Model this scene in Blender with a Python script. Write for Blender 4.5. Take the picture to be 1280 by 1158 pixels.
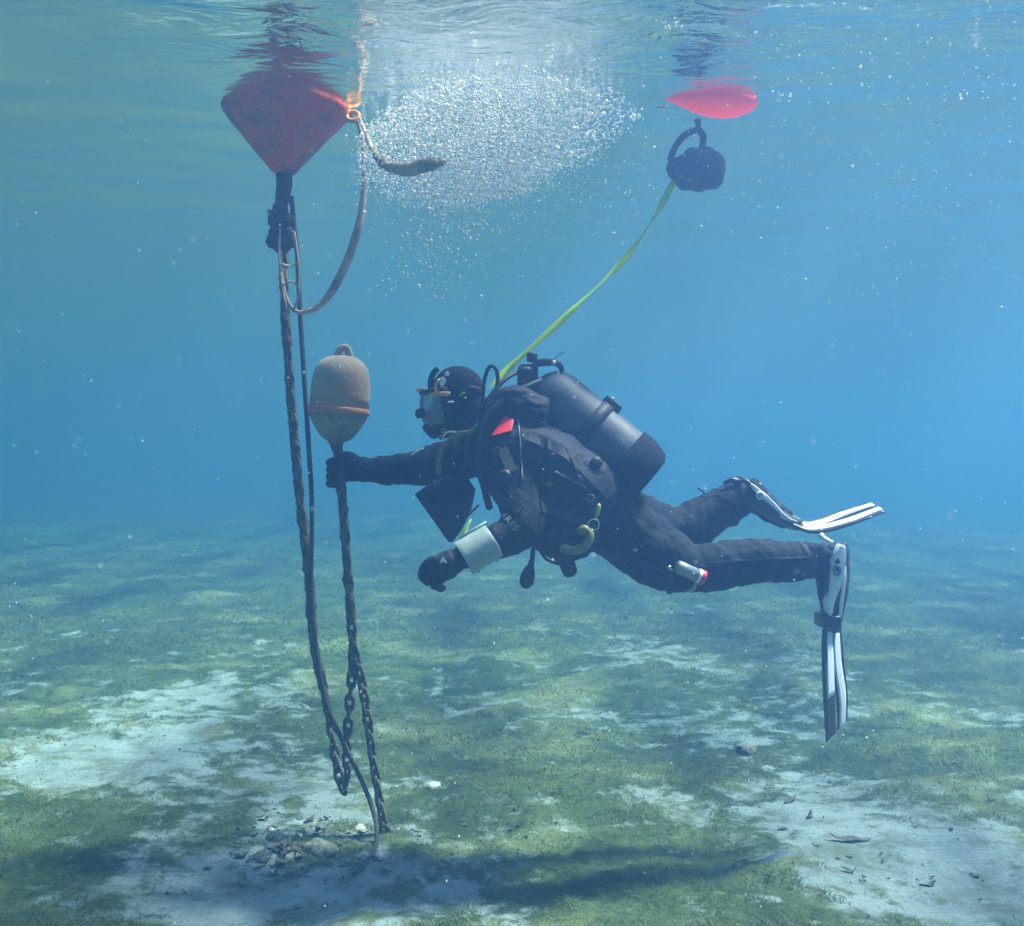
import bpy, bmesh, math, random
import numpy as np
from mathutils import Vector, Matrix, noise, Quaternion

for o in list(bpy.data.objects):
    bpy.data.objects.remove(o)
S = bpy.context.scene
COL = S.collection
random.seed(7)
rng = np.random.default_rng(11)
R = math.radians

# ------------------------------------------------------------------ camera, sky, sun, exposure
F = 1372.0            # focal length in photo pixels (1280 wide)
CAM_Z = 1.5           # camera height over the seabed (m)
SURF_Z = 2.946        # height of the water surface (m)
cam_d = bpy.data.cameras.new('camera')
cam = bpy.data.objects.new('camera', cam_d)
COL.objects.link(cam)
cam.location = (0, 0, CAM_Z)
cam.rotation_euler = (R(90), 0, 0)
cam_d.sensor_width = 36.0
cam_d.lens = 36.0 * F / 1280.0
cam_d.clip_start = 0.05
cam_d.clip_end = 500
S.camera = cam
cam_d.dof.use_dof = True
cam_d.dof.focus_distance = 4.2
cam_d.dof.aperture_fstop = 5.0

SUN_DIR = Vector((0.50, 0.20, 1.0)).normalized()      # towards the sun (as refracted under water)
world = bpy.data.worlds.new('World')
S.world = world
world.use_nodes = True
wn = world.node_tree
wn.nodes.clear()
sky = wn.nodes.new('ShaderNodeTexSky')
sky.sky_type = 'NISHITA'
sky.sun_disc = False
sky.sun_elevation = math.asin(SUN_DIR.z)
sky.sun_rotation = math.atan2(SUN_DIR.x, SUN_DIR.y)
bg = wn.nodes.new('ShaderNodeBackground')
bg.inputs[1].default_value = 0.12
wo = wn.nodes.new('ShaderNodeOutputWorld')
wn.links.new(sky.outputs[0], bg.inputs[0])
wn.links.new(bg.outputs[0], wo.inputs[0])

sun_d = bpy.data.lights.new('sun', 'SUN')
sun_d.energy = 4.6
sun_d.angle = R(7.0)
sun_d.color = (1.0, 0.975, 0.94)
sun = bpy.data.objects.new('sun', sun_d)
COL.objects.link(sun)
sun.location = (3, -2, 12)
sun.rotation_euler = (-SUN_DIR).to_track_quat('-Z', 'Y').to_euler()

S.view_settings.view_transform = 'Standard'
S.view_settings.look = 'None'
S.view_settings.gamma = 1.0
S.view_settings.use_curve_mapping = False
S.view_settings.exposure = 1.9
S.render.engine = 'CYCLES'
cy = S.cycles
cy.use_denoising = True
try:
    cy.denoiser = 'OPENIMAGEDENOISE'
except Exception:
    pass
cy.max_bounces = 12
cy.diffuse_bounces = 9
cy.glossy_bounces = 3
cy.transmission_bounces = 4
cy.transparent_max_bounces = 24
cy.volume_bounces = 2
cy.sample_clamp_indirect = 6.0
cy.caustics_reflective = False
cy.caustics_refractive = False

HAZE_DENSITY = 0.097
HAZE_COLOR = (0.21, 0.435, 0.95)
HAZE_ABS = (0.0, 0.22, 0.0)
HAZE_G = 0.79

# ------------------------------------------------------------------ helpers
def P(px, py, d):
    """point at distance d in front of the camera that the photo shows at pixel (px, py)"""
    return Vector(((px - 640) / F * d, d, CAM_Z + (579 - py) / F * d))

def mesh_from(verts, faces, name='m', smooth=True):
    me = bpy.data.meshes.new(name)
    me.from_pydata([tuple(v) for v in verts], [], faces)
    if smooth:
        me.polygons.foreach_set('use_smooth', [True] * len(me.polygons))
    me.update()
    return me

def link(name, me, mats=None, parent=None):
    o = bpy.data.objects.new(name, me)
    COL.objects.link(o)
    if mats is not None and len(me.materials) == 0:
        for m in (mats if isinstance(mats, (list, tuple)) else [mats]):
            me.materials.append(m)
    if parent is not None:
        o.parent = parent
        o.matrix_parent_inverse = Matrix.Translation(-parent.location)
    return o

def tag(o, label=None, cat=None, group=None, kind=None):
    if label: o['label'] = label
    if cat: o['category'] = cat
    if group: o['group'] = group
    if kind: o['kind'] = kind
    return o

def thing(name, loc, label, cat, group=None):
    o = bpy.data.objects.new(name, None)
    o.empty_display_size = 0.1
    COL.objects.link(o)
    o.location = loc
    return tag(o, label, cat, group)

def join(*vf):
    V, Fc = [], []
    for v, f in vf:
        k = len(V)
        V += list(v)
        Fc += [[i + k for i in q] for q in f]
    return V, Fc

def catmull(pts, n=6):
    """smooth resampling of a list of Vectors / tuples (any length)"""
    pts = [np.array(p, float) for p in pts]
    pts = [2 * pts[0] - pts[1]] + pts + [2 * pts[-1] - pts[-2]]
    out = []
    for i in range(1, len(pts) - 2):
        p0, p1, p2, p3 = pts[i - 1:i + 3]
        for k in range(n):
            t = k / n
            out.append(0.5 * ((2 * p1) + (-p0 + p2) * t + (2 * p0 - 5 * p1 + 4 * p2 - p3) * t * t + (-p0 + 3 * p1 - 3 * p2 + p3) * t ** 3))
    out.append(pts[-2])
    return out

def frames(pts):
    pts = [Vector(p) for p in pts]
    T = []
    for i in range(len(pts)):
        a = pts[max(0, i - 1)]; b = pts[min(len(pts) - 1, i + 1)]
        T.append((b - a).normalized())
    up = Vector((0, 1, 0)) if abs(T[0].y) < 0.9 else Vector((0, 0, 1))
    N = [(up - T[0] * up.dot(T[0])).normalized()]
    for i in range(1, len(pts)):
        n = N[-1] - T[i] * N[-1].dot(T[i])
        N.append(n.normalized())
    return pts, T, N

def tube(pts, rad, seg=10, cap=True, flat=None, jitter=0.0, jscale=40):
    """tube along points; rad a number or one per point; flat=(a,b) scales the two cross axes"""
    pts, T, N = frames(pts)
    if not hasattr(rad, '__len__'):
        rad = [rad] * len(pts)
    V, Fc = [], []
    fa, fb = flat or (1, 1)
    for p, t, n, r in zip(pts, T, N, rad):
        b = t.cross(n)
        for k in range(seg):
            a = 2 * math.pi * k / seg
            rr = r
            q = p + n * math.cos(a) * rr * fa + b * math.sin(a) * rr * fb
            if jitter:
                q = p + (q - p) * (1 + jitter * noise.noise(q * jscale))
            V.append(q)
    for i in range(len(pts) - 1):
        for k in range(seg):
            k2 = (k + 1) % seg
            Fc.append([i * seg + k, i * seg + k2, (i + 1) * seg + k2, (i + 1) * seg + k])
    if cap:
        for i, sgn in ((0, -1), (len(pts) - 1, 1)):
            c = len(V)
            V.append(pts[i] + T[i] * sgn * rad[i] * 0.5 * min(fa, fb))
            for k in range(seg):
                k2 = (k + 1) % seg
                Fc.append([c, i * seg + k2, i * seg + k] if sgn < 0 else [c, i * seg + k, i * seg + k2])
    return V, Fc

def limb(pp, n=6, seg=16, sx=1.0):
    """smooth tapered limb from (px, py, d, r_px)"""
    c = catmull([(*P(a, b, d), r * d / F * sx) for a, b, d, r in pp], n)
    return tube([q[:3] for q in c], [q[3] for q in c], seg)

def ball(c, r, seg=14, rings=9, rot=None):
    if not hasattr(r, '__len__'): r = (r, r, r)
    V, Fc = [], []
    rot = rot or Quaternion()
    for i in range(rings + 1):
        th = math.pi * i / rings
        for k in range(seg):
            ph = 2 * math.pi * k / seg
            v = Vector((r[0] * math.sin(th) * math.cos(ph), r[1] * math.sin(th) * math.sin(ph), r[2] * math.cos(th)))
            V.append(Vector(c) + rot @ v)
    for i in range(rings):
        for k in range(seg):
            k2 = (k + 1) % seg
            Fc.append([i * seg + k, (i + 1) * seg + k, (i + 1) * seg + k2, i * seg + k2])
    return V, Fc

def box(c, s, rot=None):
    rot = rot or Quaternion()
    V = [Vector(c) + rot @ Vector((x * s[0] / 2, y * s[1] / 2, z * s[2] / 2)) for x in (-1, 1) for y in (-1, 1) for z in (-1, 1)]
    Fc = [[0, 1, 3, 2], [4, 6, 7, 5], [0, 4, 5, 1], [2, 3, 7, 6], [0, 2, 6, 4], [1, 5, 7, 3]]
    return V, Fc

def lathe(profile, origin, axis=Vector((0, 0, 1)), seg=32, wob=0.0):
    """profile: (radius, height) pairs along axis from origin"""
    q = Vector((0, 0, 1)).rotation_difference(Vector(axis).normalized())
    V, Fc = [], []
    for r, h in profile:
        for k in range(seg):
            a = 2 * math.pi * k / seg
            v = Vector((r * math.cos(a), r * math.sin(a), h))
            if wob:
                v *= 1 + wob * noise.noise(v * 9)
            V.append(Vector(origin) + q @ v)
    for i in range(len(profile) - 1):
        for k in range(seg):
            k2 = (k + 1) % seg
            Fc.append([i * seg + k, i * seg + k2, (i + 1) * seg + k2, (i + 1) * seg + k])
    Fc.append([k for k in range(seg)][::-1])
    Fc.append([(len(profile) - 1) * seg + k for k in range(seg)])
    return V, Fc

def bake(me, mods):
    """mesh after modifiers"""
    o = bpy.data.objects.new('tmp', me)
    COL.objects.link(o)
    for kind, kw in mods:
        m = o.modifiers.new('m', kind)
        for k, v in kw.items():
            setattr(m, k, v)
    dg = bpy.context.evaluated_depsgraph_get()
    dg.update()
    out = bpy.data.meshes.new_from_object(o.evaluated_get(dg))
    bpy.data.objects.remove(o)
    bpy.data.meshes.remove(me)
    out.polygons.foreach_set('use_smooth', [True] * len(out.polygons))
    return out

def fuse(parts, voxel=0.009, smooth=4):
    V, Fc = join(*parts)
    return bake(mesh_from(V, Fc), [('REMESH', dict(mode='VOXEL', voxel_size=voxel)), ('SMOOTH', dict(factor=0.5, iterations=smooth))])

def rounded(vf, w=0.006, segs=2):
    me = mesh_from(*vf, smooth=True)
    return bake(me, [('BEVEL', dict(width=w, segments=segs, limit_method='ANGLE'))])

def wrinkle(me, amp, scale, stretch=(1, 1, 1), where=None):
    me.update()
    n = len(me.vertices)
    co = np.empty(n * 3); me.vertices.foreach_get('co', co); co = co.reshape(-1, 3)
    nr = np.empty(n * 3); me.vertices.foreach_get('normal', nr); nr = nr.reshape(-1, 3)
    for i in range(n):
        p = Vector(co[i])
        q = Vector((p.x * stretch[0], p.y * stretch[1], p.z * stretch[2])) * scale
        v = noise.noise(q + 0.6 * Vector(noise.noise_vector(q * 0.7)))
        v = (1 - abs(v) * 2.2) * 0.6 + 0.5 * noise.noise(q * 2.3)
        w = 1 if where is None else where(p)
        co[i] += nr[i] * amp * v * w
    me.vertices.foreach_set('co', co.ravel())
    me.update()
    return me

def text_mesh(s, size, M, extrude=0.0006):
    c = bpy.data.curves.new('t', 'FONT')
    c.body = s; c.size = size; c.align_x = 'CENTER'; c.align_y = 'CENTER'; c.extrude = extrude
    o = bpy.data.objects.new('t', c)
    COL.objects.link(o)
    dg = bpy.context.evaluated_depsgraph_get(); dg.update()
    me = bpy.data.meshes.new_from_object(o.evaluated_get(dg))
    bpy.data.objects.remove(o); bpy.data.curves.remove(c)
    me.materials.clear()
    me.transform(M)
    return me

def basis(x, y, z, loc):
    M = Matrix((x, y, z)).transposed().to_4x4()
    M.translation = loc
    return M

# ------------------------------------------------------------------ materials
def nodes(name):
    m = bpy.data.materials.new(name)
    m.use_nodes = True
    n = m.node_tree.nodes; n.clear()
    return m, n, m.node_tree.links

def mat(name, c1, c2=None, scale=20, rough=0.6, bump=0.0, bscale=120, metal=0.0, detail=5, c3=None, scale3=4, spec=0.5, lo=0.35, hi=0.65, sheen=0):
    """principled material: two colours mixed by noise, an optional third in larger patches, fine relief"""
    m, n, l = nodes(name)
    out = n.new('ShaderNodeOutputMaterial'); b = n.new('ShaderNodeBsdfPrincipled')
    l.new(b.outputs[0], out.inputs[0])
    tc = n.new('ShaderNodeTexCoord')
    b.inputs['Roughness'].default_value = rough
    b.inputs['Metallic'].default_value = metal
    b.inputs['Specular IOR Level'].default_value = spec
    if sheen: b.inputs['Sheen Weight'].default_value = sheen
    if c2 is None:
        c2 = tuple(min(1, v * 1.25) for v in c1)
    nz = n.new('ShaderNodeTexNoise'); nz.inputs['Scale'].default_value = scale; nz.inputs['Detail'].default_value = detail
    l.new(tc.outputs['Object'], nz.inputs['Vector'])
    mr = n.new('ShaderNodeMapRange'); mr.inputs[1].default_value = lo; mr.inputs[2].default_value = hi
    l.new(nz.outputs[0], mr.inputs[0])
    mx = n.new('ShaderNodeMix'); mx.data_type = 'RGBA'
    mx.inputs[6].default_value = (*c1, 1); mx.inputs[7].default_value = (*c2, 1)
    l.new(mr.outputs[0], mx.inputs[0])
    col = mx.outputs[2]
    if c3:
        n3 = n.new('ShaderNodeTexNoise'); n3.inputs['Scale'].default_value = scale3; n3.inputs['Detail'].default_value = 6
        n3.inputs['Roughness'].default_value = 0.65
        l.new(tc.outputs['Object'], n3.inputs['Vector'])
        m3 = n.new('ShaderNodeMapRange'); m3.inputs[1].default_value = 0.45; m3.inputs[2].default_value = 0.6
        l.new(n3.outputs[0], m3.inputs[0])
        x3 = n.new('ShaderNodeMix'); x3.data_type = 'RGBA'; x3.inputs[7].default_value = (*c3, 1)
        l.new(col, x3.inputs[6]); l.new(m3.outputs[0], x3.inputs[0])
        col = x3.outputs[2]
    l.new(col, b.inputs['Base Color'])
    if bump:
        nb = n.new('ShaderNodeTexNoise'); nb.inputs['Scale'].default_value = bscale; nb.inputs['Detail'].default_value = 4
        l.new(tc.outputs['Object'], nb.inputs['Vector'])
        bp = n.new('ShaderNodeBump'); bp.inputs['Strength'].default_value = bump; bp.inputs['Distance'].default_value = 0.01
        l.new(nb.outputs[0], bp.inputs['Height']); l.new(bp.outputs[0], b.inputs['Normal'])
    return m

M_SUIT = mat('suit_neoprene', (0.0045, 0.005, 0.010), (0.009, 0.0095, 0.018), 14, 0.85, 0.5, 60, spec=0.2)
M_VEST = mat('vest_nylon', (0.0055, 0.0055, 0.017), (0.010, 0.0095, 0.028), 10, 0.75, 0.5, 45, spec=0.25)
M_RUBBER = mat('black_rubber', (0.006, 0.006, 0.009), (0.011, 0.011, 0.014), 30, 0.55, 0.15, 150, spec=0.3)
M_GLOVE = mat('black_glove', (0.005, 0.006, 0.009), (0.009, 0.010, 0.014), 40, 0.75, 0.4, 90, spec=0.25)
M_TANK = mat('tank_paint', (0.016, 0.020, 0.038), (0.034, 0.042, 0.068), 7, 0.58, 0.08, 50, spec=0.4, c3=(0.055, 0.065, 0.09), scale3=13)
M_STEEL = mat('steel', (0.55, 0.56, 0.58), (0.7, 0.71, 0.72), 40, 0.25, 0.05, 200, metal=1.0)
M_WHITE = mat('fin_white', (0.72, 0.74, 0.80), (0.80, 0.81, 0.84), 18, 0.4, 0.1, 90)
M_PRINT = mat('white_print', (0.75, 0.76, 0.80), (0.85, 0.85, 0.86), 60, 0.5)
M_SLATE = mat('slate_plastic', (0.34, 0.38, 0.41), (0.42, 0.45, 0.47), 30, 0.45, 0.1, 120, c3=(0.26, 0.34, 0.28), scale3=9)
M_YELLOW = mat('yellow_rubber', (0.42, 0.34, 0.02), (0.55, 0.45, 0.04), 30, 0.4, 0.1, 120)
M_HOSE_Y = mat('dull_yellow_hose', (0.13, 0.125, 0.02), (0.20, 0.19, 0.03), 40, 0.5)
M_ORANGE = mat('orange_plastic', (0.65, 0.26, 0.03), (0.78, 0.36, 0.06), 25, 0.4, 0.1, 120)
M_TAPE = mat('fluorescent_webbing', (0.50, 0.78, 0.04), (0.66, 0.88, 0.08), 60, 0.7, 0.4, 300)
M_REDTAG = mat('red_handle', (0.62, 0.012, 0.02), (0.75, 0.02, 0.03), 25, 0.45)
M_SKIN = mat('skin', (0.36, 0.20, 0.14), (0.45, 0.26, 0.19), 25, 0.5, 0.2, 120)
M_EYE = mat('eye_white', (0.6, 0.6, 0.58), (0.7, 0.7, 0.68), 25, 0.2)
M_FLOAT = mat('pink_float', (0.97, 0.15, 0.11), (0.98, 0.18, 0.14), 9, 0.4, 0.25, 30)
M_REDBUOY = mat('weathered_red_paint', (0.86, 0.09, 0.030), (0.95, 0.24, 0.07), 5, 0.7, 0.6, 40, c3=(0.36, 0.10, 0.07), scale3=5.0)
M_BUOY = mat('weathered_orange_buoy', (0.52, 0.25, 0.13), (0.50, 0.33, 0.21), 5, 0.85, 0.25, 70, c3=(0.34, 0.30, 0.21), scale3=4, sheen=0.2)
M_BUOY_LOW = mat('buoy_algae_film', (0.34, 0.27, 0.17), (0.44, 0.32, 0.20), 10, 0.9, 0.6, 90, c3=(0.22, 0.21, 0.14), scale3=8)
M_BUOY_RIM = mat('buoy_orange_rim', (0.60, 0.20, 0.07), (0.50, 0.24, 0.12), 9, 0.7, 0.4, 60)
M_CHAIN = mat('fouled_chain', (0.045, 0.043, 0.028), (0.12, 0.105, 0.06), 40, 0.9, 0.8, 120, c3=(0.16, 0.14, 0.09), scale3=14)
M_ROPE = mat('old_rope', (0.040, 0.038, 0.028), (0.075, 0.068, 0.05), 50, 0.9, 0.8, 200)
M_ROPE_TAN = mat('tan_rope', (0.56, 0.40, 0.27), (0.68, 0.50, 0.35), 40, 0.9, 0.8, 160, c3=(0.34, 0.25, 0.19), scale3=9)
M_GROWTH = mat('weed_growth', (0.075, 0.070, 0.036), (0.15, 0.13, 0.07), 30, 0.95, 0.6, 140)
M_ALGAE = mat('algae_blades', (0.050, 0.088, 0.034), (0.135, 0.180, 0.072), 2.2, 0.9, 0, c3=(0.24, 0.255, 0.115), scale3=1.3)
M_LEAF = mat('dead_leaf', (0.040, 0.040, 0.030), (0.11, 0.095, 0.065), 9, 0.85, 0.5, 90, c3=(0.16, 0.15, 0.11), scale3=5)
M_PALE = mat('pale_leaf', (0.36, 0.36, 0.30), (0.5, 0.5, 0.44), 30, 0.7, 0.3, 90)
M_STONE = mat('fouled_stone', (0.10, 0.10, 0.075), (0.22, 0.21, 0.17), 14, 0.9, 0.8, 60)
def bubble_material():
    m, n, l = nodes('air_bubble')
    out = n.new('ShaderNodeOutputMaterial')
    df = n.new('ShaderNodeBsdfDiffuse'); df.inputs[0].default_value = (0.95, 0.95, 0.97, 1)
    tl = n.new('ShaderNodeBsdfTranslucent'); tl.inputs[0].default_value = (0.97, 0.97, 0.98, 1)
    gl = n.new('ShaderNodeBsdfGlossy'); gl.inputs['Roughness'].default_value = 0.5; gl.inputs[0].default_value = (1, 1, 1, 1)
    a = n.new('ShaderNodeMixShader'); a.inputs[0].default_value = 0.8
    l.new(df.outputs[0], a.inputs[1]); l.new(tl.outputs[0], a.inputs[2])
    b = n.new('ShaderNodeMixShader'); b.inputs[0].default_value = 0.48
    l.new(a.outputs[0], b.inputs[1]); l.new(gl.outputs[0], b.inputs[2])
    tr = n.new('ShaderNodeBsdfTransparent')
    c = n.new('ShaderNodeMixShader'); c.inputs[0].default_value = 0.10
    l.new(b.outputs[0], c.inputs[1]); l.new(tr.outputs[0], c.inputs[2])
    l.new(c.outputs[0], out.inputs[0])
    return m
M_BUBBLE = bubble_material()
M_SPECK = mat('drifting_speck', (0.75, 0.74, 0.72), (0.85, 0.84, 0.82), 10, 0.6)

def thin_skin(m, c, f):
    n, l = m.node_tree.nodes, m.node_tree.links
    out = [q for q in n if q.type == 'OUTPUT_MATERIAL'][0]
    src = out.inputs[0].links[0].from_socket
    t = n.new('ShaderNodeBsdfTranslucent'); t.inputs[0].default_value = (*c, 1)
    x = n.new('ShaderNodeMixShader'); x.inputs[0].default_value = f
    l.new(src, x.inputs[1]); l.new(t.outputs[0], x.inputs[2]); l.new(x.outputs[0], out.inputs[0])
thin_skin(M_FLOAT, (0.99, 0.23, 0.16), 0.55)
thin_skin(M_ALGAE, (0.16, 0.22, 0.08), 0.45)
thin_skin(M_TAPE, (0.90, 0.99, 0.16), 0.5)

def seabed_material():
    m, n, l = nodes('seabed_sand_and_turf')
    out = n.new('ShaderNodeOutputMaterial'); b = n.new('ShaderNodeBsdfPrincipled')
    l.new(b.outputs[0], out.inputs[0])
    b.inputs['Roughness'].default_value = 0.95
    b.inputs['Specular IOR Level'].default_value = 0.1
    tc = n.new('ShaderNodeTexCoord')
    at = n.new('ShaderNodeAttribute'); at.attribute_name = 'turf'
    def nz(scale, det=6, rough=0.6):
        x = n.new('ShaderNodeTexNoise'); x.inputs['Scale'].default_value = scale; x.inputs['Detail'].default_value = det
        x.inputs['Roughness'].default_value = rough
        l.new(tc.outputs['Object'], x.inputs['Vector']); return x.outputs[0]
    def mr(s, a, bb, c=0, d=1):
        x = n.new('ShaderNodeMapRange'); l.new(s, x.inputs[0])
        for i, v in enumerate((a, bb, c, d)): x.inputs[i + 1].default_value = v
        return x.outputs[0]
    def mix(f, a, c):
        x = n.new('ShaderNodeMix'); x.data_type = 'RGBA'; l.new(f, x.inputs[0])
        for i, v in ((6, a), (7, c)):
            if isinstance(v, tuple): x.inputs[i].default_value = (*v, 1)
            else: l.new(v, x.inputs[i])
        return x.outputs[2]
    sand = mix(mr(nz(5), .35, .65), (0.235, 0.295, 0.29), (0.345, 0.41, 0.40))
    sand = mix(mr(nz(4.5, 7, .72), .46, .62), sand, (0.15, 0.185, 0.135))
    sand = mix(mr(nz(70, 3), .56, .72), sand, (0.13, 0.14, 0.105))
    turf = mix(mr(nz(3.2, 7, .65), .38, .62), (0.036, 0.073, 0.032), (0.118, 0.168, 0.075))
    turf = mix(mr(nz(28, 5, .7), .42, .66), turf, (0.045, 0.064, 0.028))
    turf = mix(mr(nz(1.1, 6, .6), .50, .66), turf, (0.22, 0.245, 0.11))
    ad = n.new('ShaderNodeMath'); ad.operation = 'ADD'; l.new(at.outputs['Fac'], ad.inputs[0])
    sb = n.new('ShaderNodeMath'); sb.operation = 'SUBTRACT'; l.new(nz(9, 7, .7), sb.inputs[0]); sb.inputs[1].default_value = 0.5
    sc = n.new('ShaderNodeMath'); sc.operation = 'MULTIPLY'; l.new(sb.outputs[0], sc.inputs[0]); sc.inputs[1].default_value = 2.6
    l.new(sc.outputs[0], ad.inputs[1])
    l.new(mix(mr(ad.outputs[0], .32, .68), sand, turf), b.inputs['Base Color'])
    bp = n.new('ShaderNodeBump'); bp.inputs['Strength'].default_value = 0.9; bp.inputs['Distance'].default_value = 0.03
    l.new(nz(22, 9, .75), bp.inputs['Height']); l.new(bp.outputs[0], b.inputs['Normal'])
    return m

def water_material():
    """underside of a rippled sea surface: Fresnel mix of mirror and clear window; a painted tint pattern imitates ripples focusing the light"""
    m, n, l = nodes('rippled_water_surface')
    out = n.new('ShaderNodeOutputMaterial')
    tc = n.new('ShaderNodeTexCoord')
    mp = n.new('ShaderNodeMapping'); mp.inputs['Scale'].default_value = (0.55, 1.0, 1.0)
    mp.inputs['Rotation'].default_value = (0, 0, R(14))
    l.new(tc.outputs['Object'], mp.inputs[0])
    n1 = n.new('ShaderNodeTexNoise'); n1.inputs['Scale'].default_value = 7; n1.inputs['Detail'].default_value = 4; n1.inputs['Distortion'].default_value = 0.6
    l.new(mp.outputs[0], n1.inputs['Vector'])
    bp = n.new('ShaderNodeBump'); bp.inputs['Strength'].default_value = 0.7; bp.inputs['Distance'].default_value = 0.06
    ra = n.new('ShaderNodeAttribute'); ra.attribute_name = 'ripple'
    hm = n.new('ShaderNodeMath'); hm.operation = 'MULTIPLY'
    l.new(n1.outputs[0], hm.inputs[0]); l.new(ra.outputs['Fac'], hm.inputs[1])
    l.new(hm.outputs[0], bp.inputs['Height'])
    fr = n.new('ShaderNodeFresnel'); fr.inputs[0].default_value = 1.33
    l.new(bp.outputs[0], fr.inputs['Normal'])
    gl = n.new('ShaderNodeBsdfGlossy'); gl.inputs['Roughness'].default_value = 0.11
    gl.inputs['Color'].default_value = (0.97, 0.97, 0.97, 1)
    l.new(bp.outputs[0], gl.inputs['Normal'])
    rg_ = n.new('ShaderNodeMapRange'); rg_.inputs[1].default_value = 0.05; rg_.inputs[2].default_value = 0.6; rg_.inputs[3].default_value = 0.26; rg_.inputs[4].default_value = 0.08
    l.new(ra.outputs['Fac'], rg_.inputs[0]); l.new(rg_.outputs[0], gl.inputs['Roughness'])
    # streaky tint painted into the clear part, standing in for wave-focused light
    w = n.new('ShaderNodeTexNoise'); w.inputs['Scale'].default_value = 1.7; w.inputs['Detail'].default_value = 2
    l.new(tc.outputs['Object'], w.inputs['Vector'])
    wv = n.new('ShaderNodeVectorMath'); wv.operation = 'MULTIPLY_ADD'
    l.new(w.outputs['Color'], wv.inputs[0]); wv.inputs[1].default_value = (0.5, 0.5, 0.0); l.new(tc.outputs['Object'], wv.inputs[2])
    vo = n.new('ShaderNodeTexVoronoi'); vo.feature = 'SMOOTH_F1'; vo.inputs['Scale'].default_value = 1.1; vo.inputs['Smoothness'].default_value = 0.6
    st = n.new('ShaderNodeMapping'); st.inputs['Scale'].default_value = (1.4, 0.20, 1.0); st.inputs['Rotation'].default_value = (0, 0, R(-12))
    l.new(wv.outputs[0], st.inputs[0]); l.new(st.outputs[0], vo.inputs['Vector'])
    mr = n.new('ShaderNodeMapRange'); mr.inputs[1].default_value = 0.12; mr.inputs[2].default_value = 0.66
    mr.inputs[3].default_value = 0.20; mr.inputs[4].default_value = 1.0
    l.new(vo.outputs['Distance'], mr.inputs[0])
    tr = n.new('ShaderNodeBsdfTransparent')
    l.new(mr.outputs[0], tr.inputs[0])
    mx = n.new('ShaderNodeMixShader')
    l.new(fr.outputs[0], mx.inputs[0]); l.new(tr.outputs[0], mx.inputs[1]); l.new(gl.outputs[0], mx.inputs[2])
    l.new(mx.outputs[0], out.inputs[0])
    return m

def visor_material():
    m, n, l = nodes('clear_visor')
    out = n.new('ShaderNodeOutputMaterial')
    fr = n.new('ShaderNodeFresnel'); fr.inputs[0].default_value = 1.25
    ad = n.new('ShaderNodeMath'); ad.operation = 'ADD'; ad.inputs[1].default_value = 0.24; l.new(fr.outputs[0], ad.inputs[0])
    gl = n.new('ShaderNodeBsdfPrincipled'); gl.inputs['Base Color'].default_value = (0.45, 0.5, 0.52, 1); gl.inputs['Roughness'].default_value = 0.12
    tr = n.new('ShaderNodeBsdfTransparent'); tr.inputs[0].default_value = (0.86, 0.92, 0.94, 1)
    mx = n.new('ShaderNodeMixShader')
    l.new(ad.outputs[0], mx.inputs[0]); l.new(tr.outputs[0], mx.inputs[1]); l.new(gl.outputs[0], mx.inputs[2])
    l.new(mx.outputs[0], out.inputs[0])
    return m
M_VISOR = visor_material()

# ------------------------------------------------------------------ seabed
def gz(x, y):
    """seabed height"""
    v = Vector((x * 0.55, y * 0.55, 3.1))
    h = 0.075 * noise.noise(v) + 0.035 * noise.noise(v * 2.7)
    h += 0.05 * math.exp(-((x - 0.35) / 0.9) ** 2 - ((y - 5.0) / 0.28) ** 2)       # low turf bank behind the diver's shadow
    h *= max(0.12, min(1.0, 9.0 / max(y, 1.0)))
    h += (0.022 * noise.noise(v * 6.1) + 0.020 * noise.noise(v * 3.9)) * max(0.25, min(1.0, 16.0 / max(y, 1.0)))
    k = math.exp(-((x + 0.51) / 0.5) ** 2 - ((y - 4.4) / 0.5) ** 2)                # level round the chain's foot
    return h * (1 - k)

def G(px, py):
    """point of the seabed that the photo shows at pixel (px, py)"""
    d = CAM_Z * F / (py - 579)
    for _ in range(6):
        p = P(px, py, d)
        d = (CAM_Z - gz(p.x, p.y)) * F / (py - 579)
    p = P(px, py, d)
    p.z = gz(p.x, p.y)
    return p

PATCH = []
for px, py, rx, ry, s in [
        (110, 945, 115, 34, .95), (190, 890, 80, 20, .75), (235, 862, 50, 14, .8), (300, 985, 80, 32, .6), (385, 985, 70, 36, .75), (420, 1030, 60, 36, .35),
        (150, 1115, 100, 26, 1.), (330, 1110, 130, 28, .9), (200, 1150, 150, 18, .9), (440, 1135, 80, 18, .4), (340, 1060, 60, 16, .6),
        (800, 815, 55, 15, 1.2), (678, 778, 42, 9, 1.0), (465, 765, 40, 6, .5), (880, 760, 30, 6, .5),
        (950, 930, 75, 28, 1.2), (985, 985, 70, 32, 1.1), (1060, 1040, 110, 40, 1.2), (1170, 1100, 120, 36, 1.2), (1010, 1085, 80, 34, .9),
        (1240, 1060, 60, 26, .8), (950, 1135, 70, 22, .6), (1120, 1145, 180, 26, 1.1), (1022, 925, 18, 16, .6),
        (60, 990, 60, 14, .7), (1240, 1140, 60, 14, .5)]:
    c = G(px, py)
    d = c.y
    PATCH.append((c.x, c.y, rx * d / F, ry * d * d / (CAM_Z * F), s))

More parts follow.
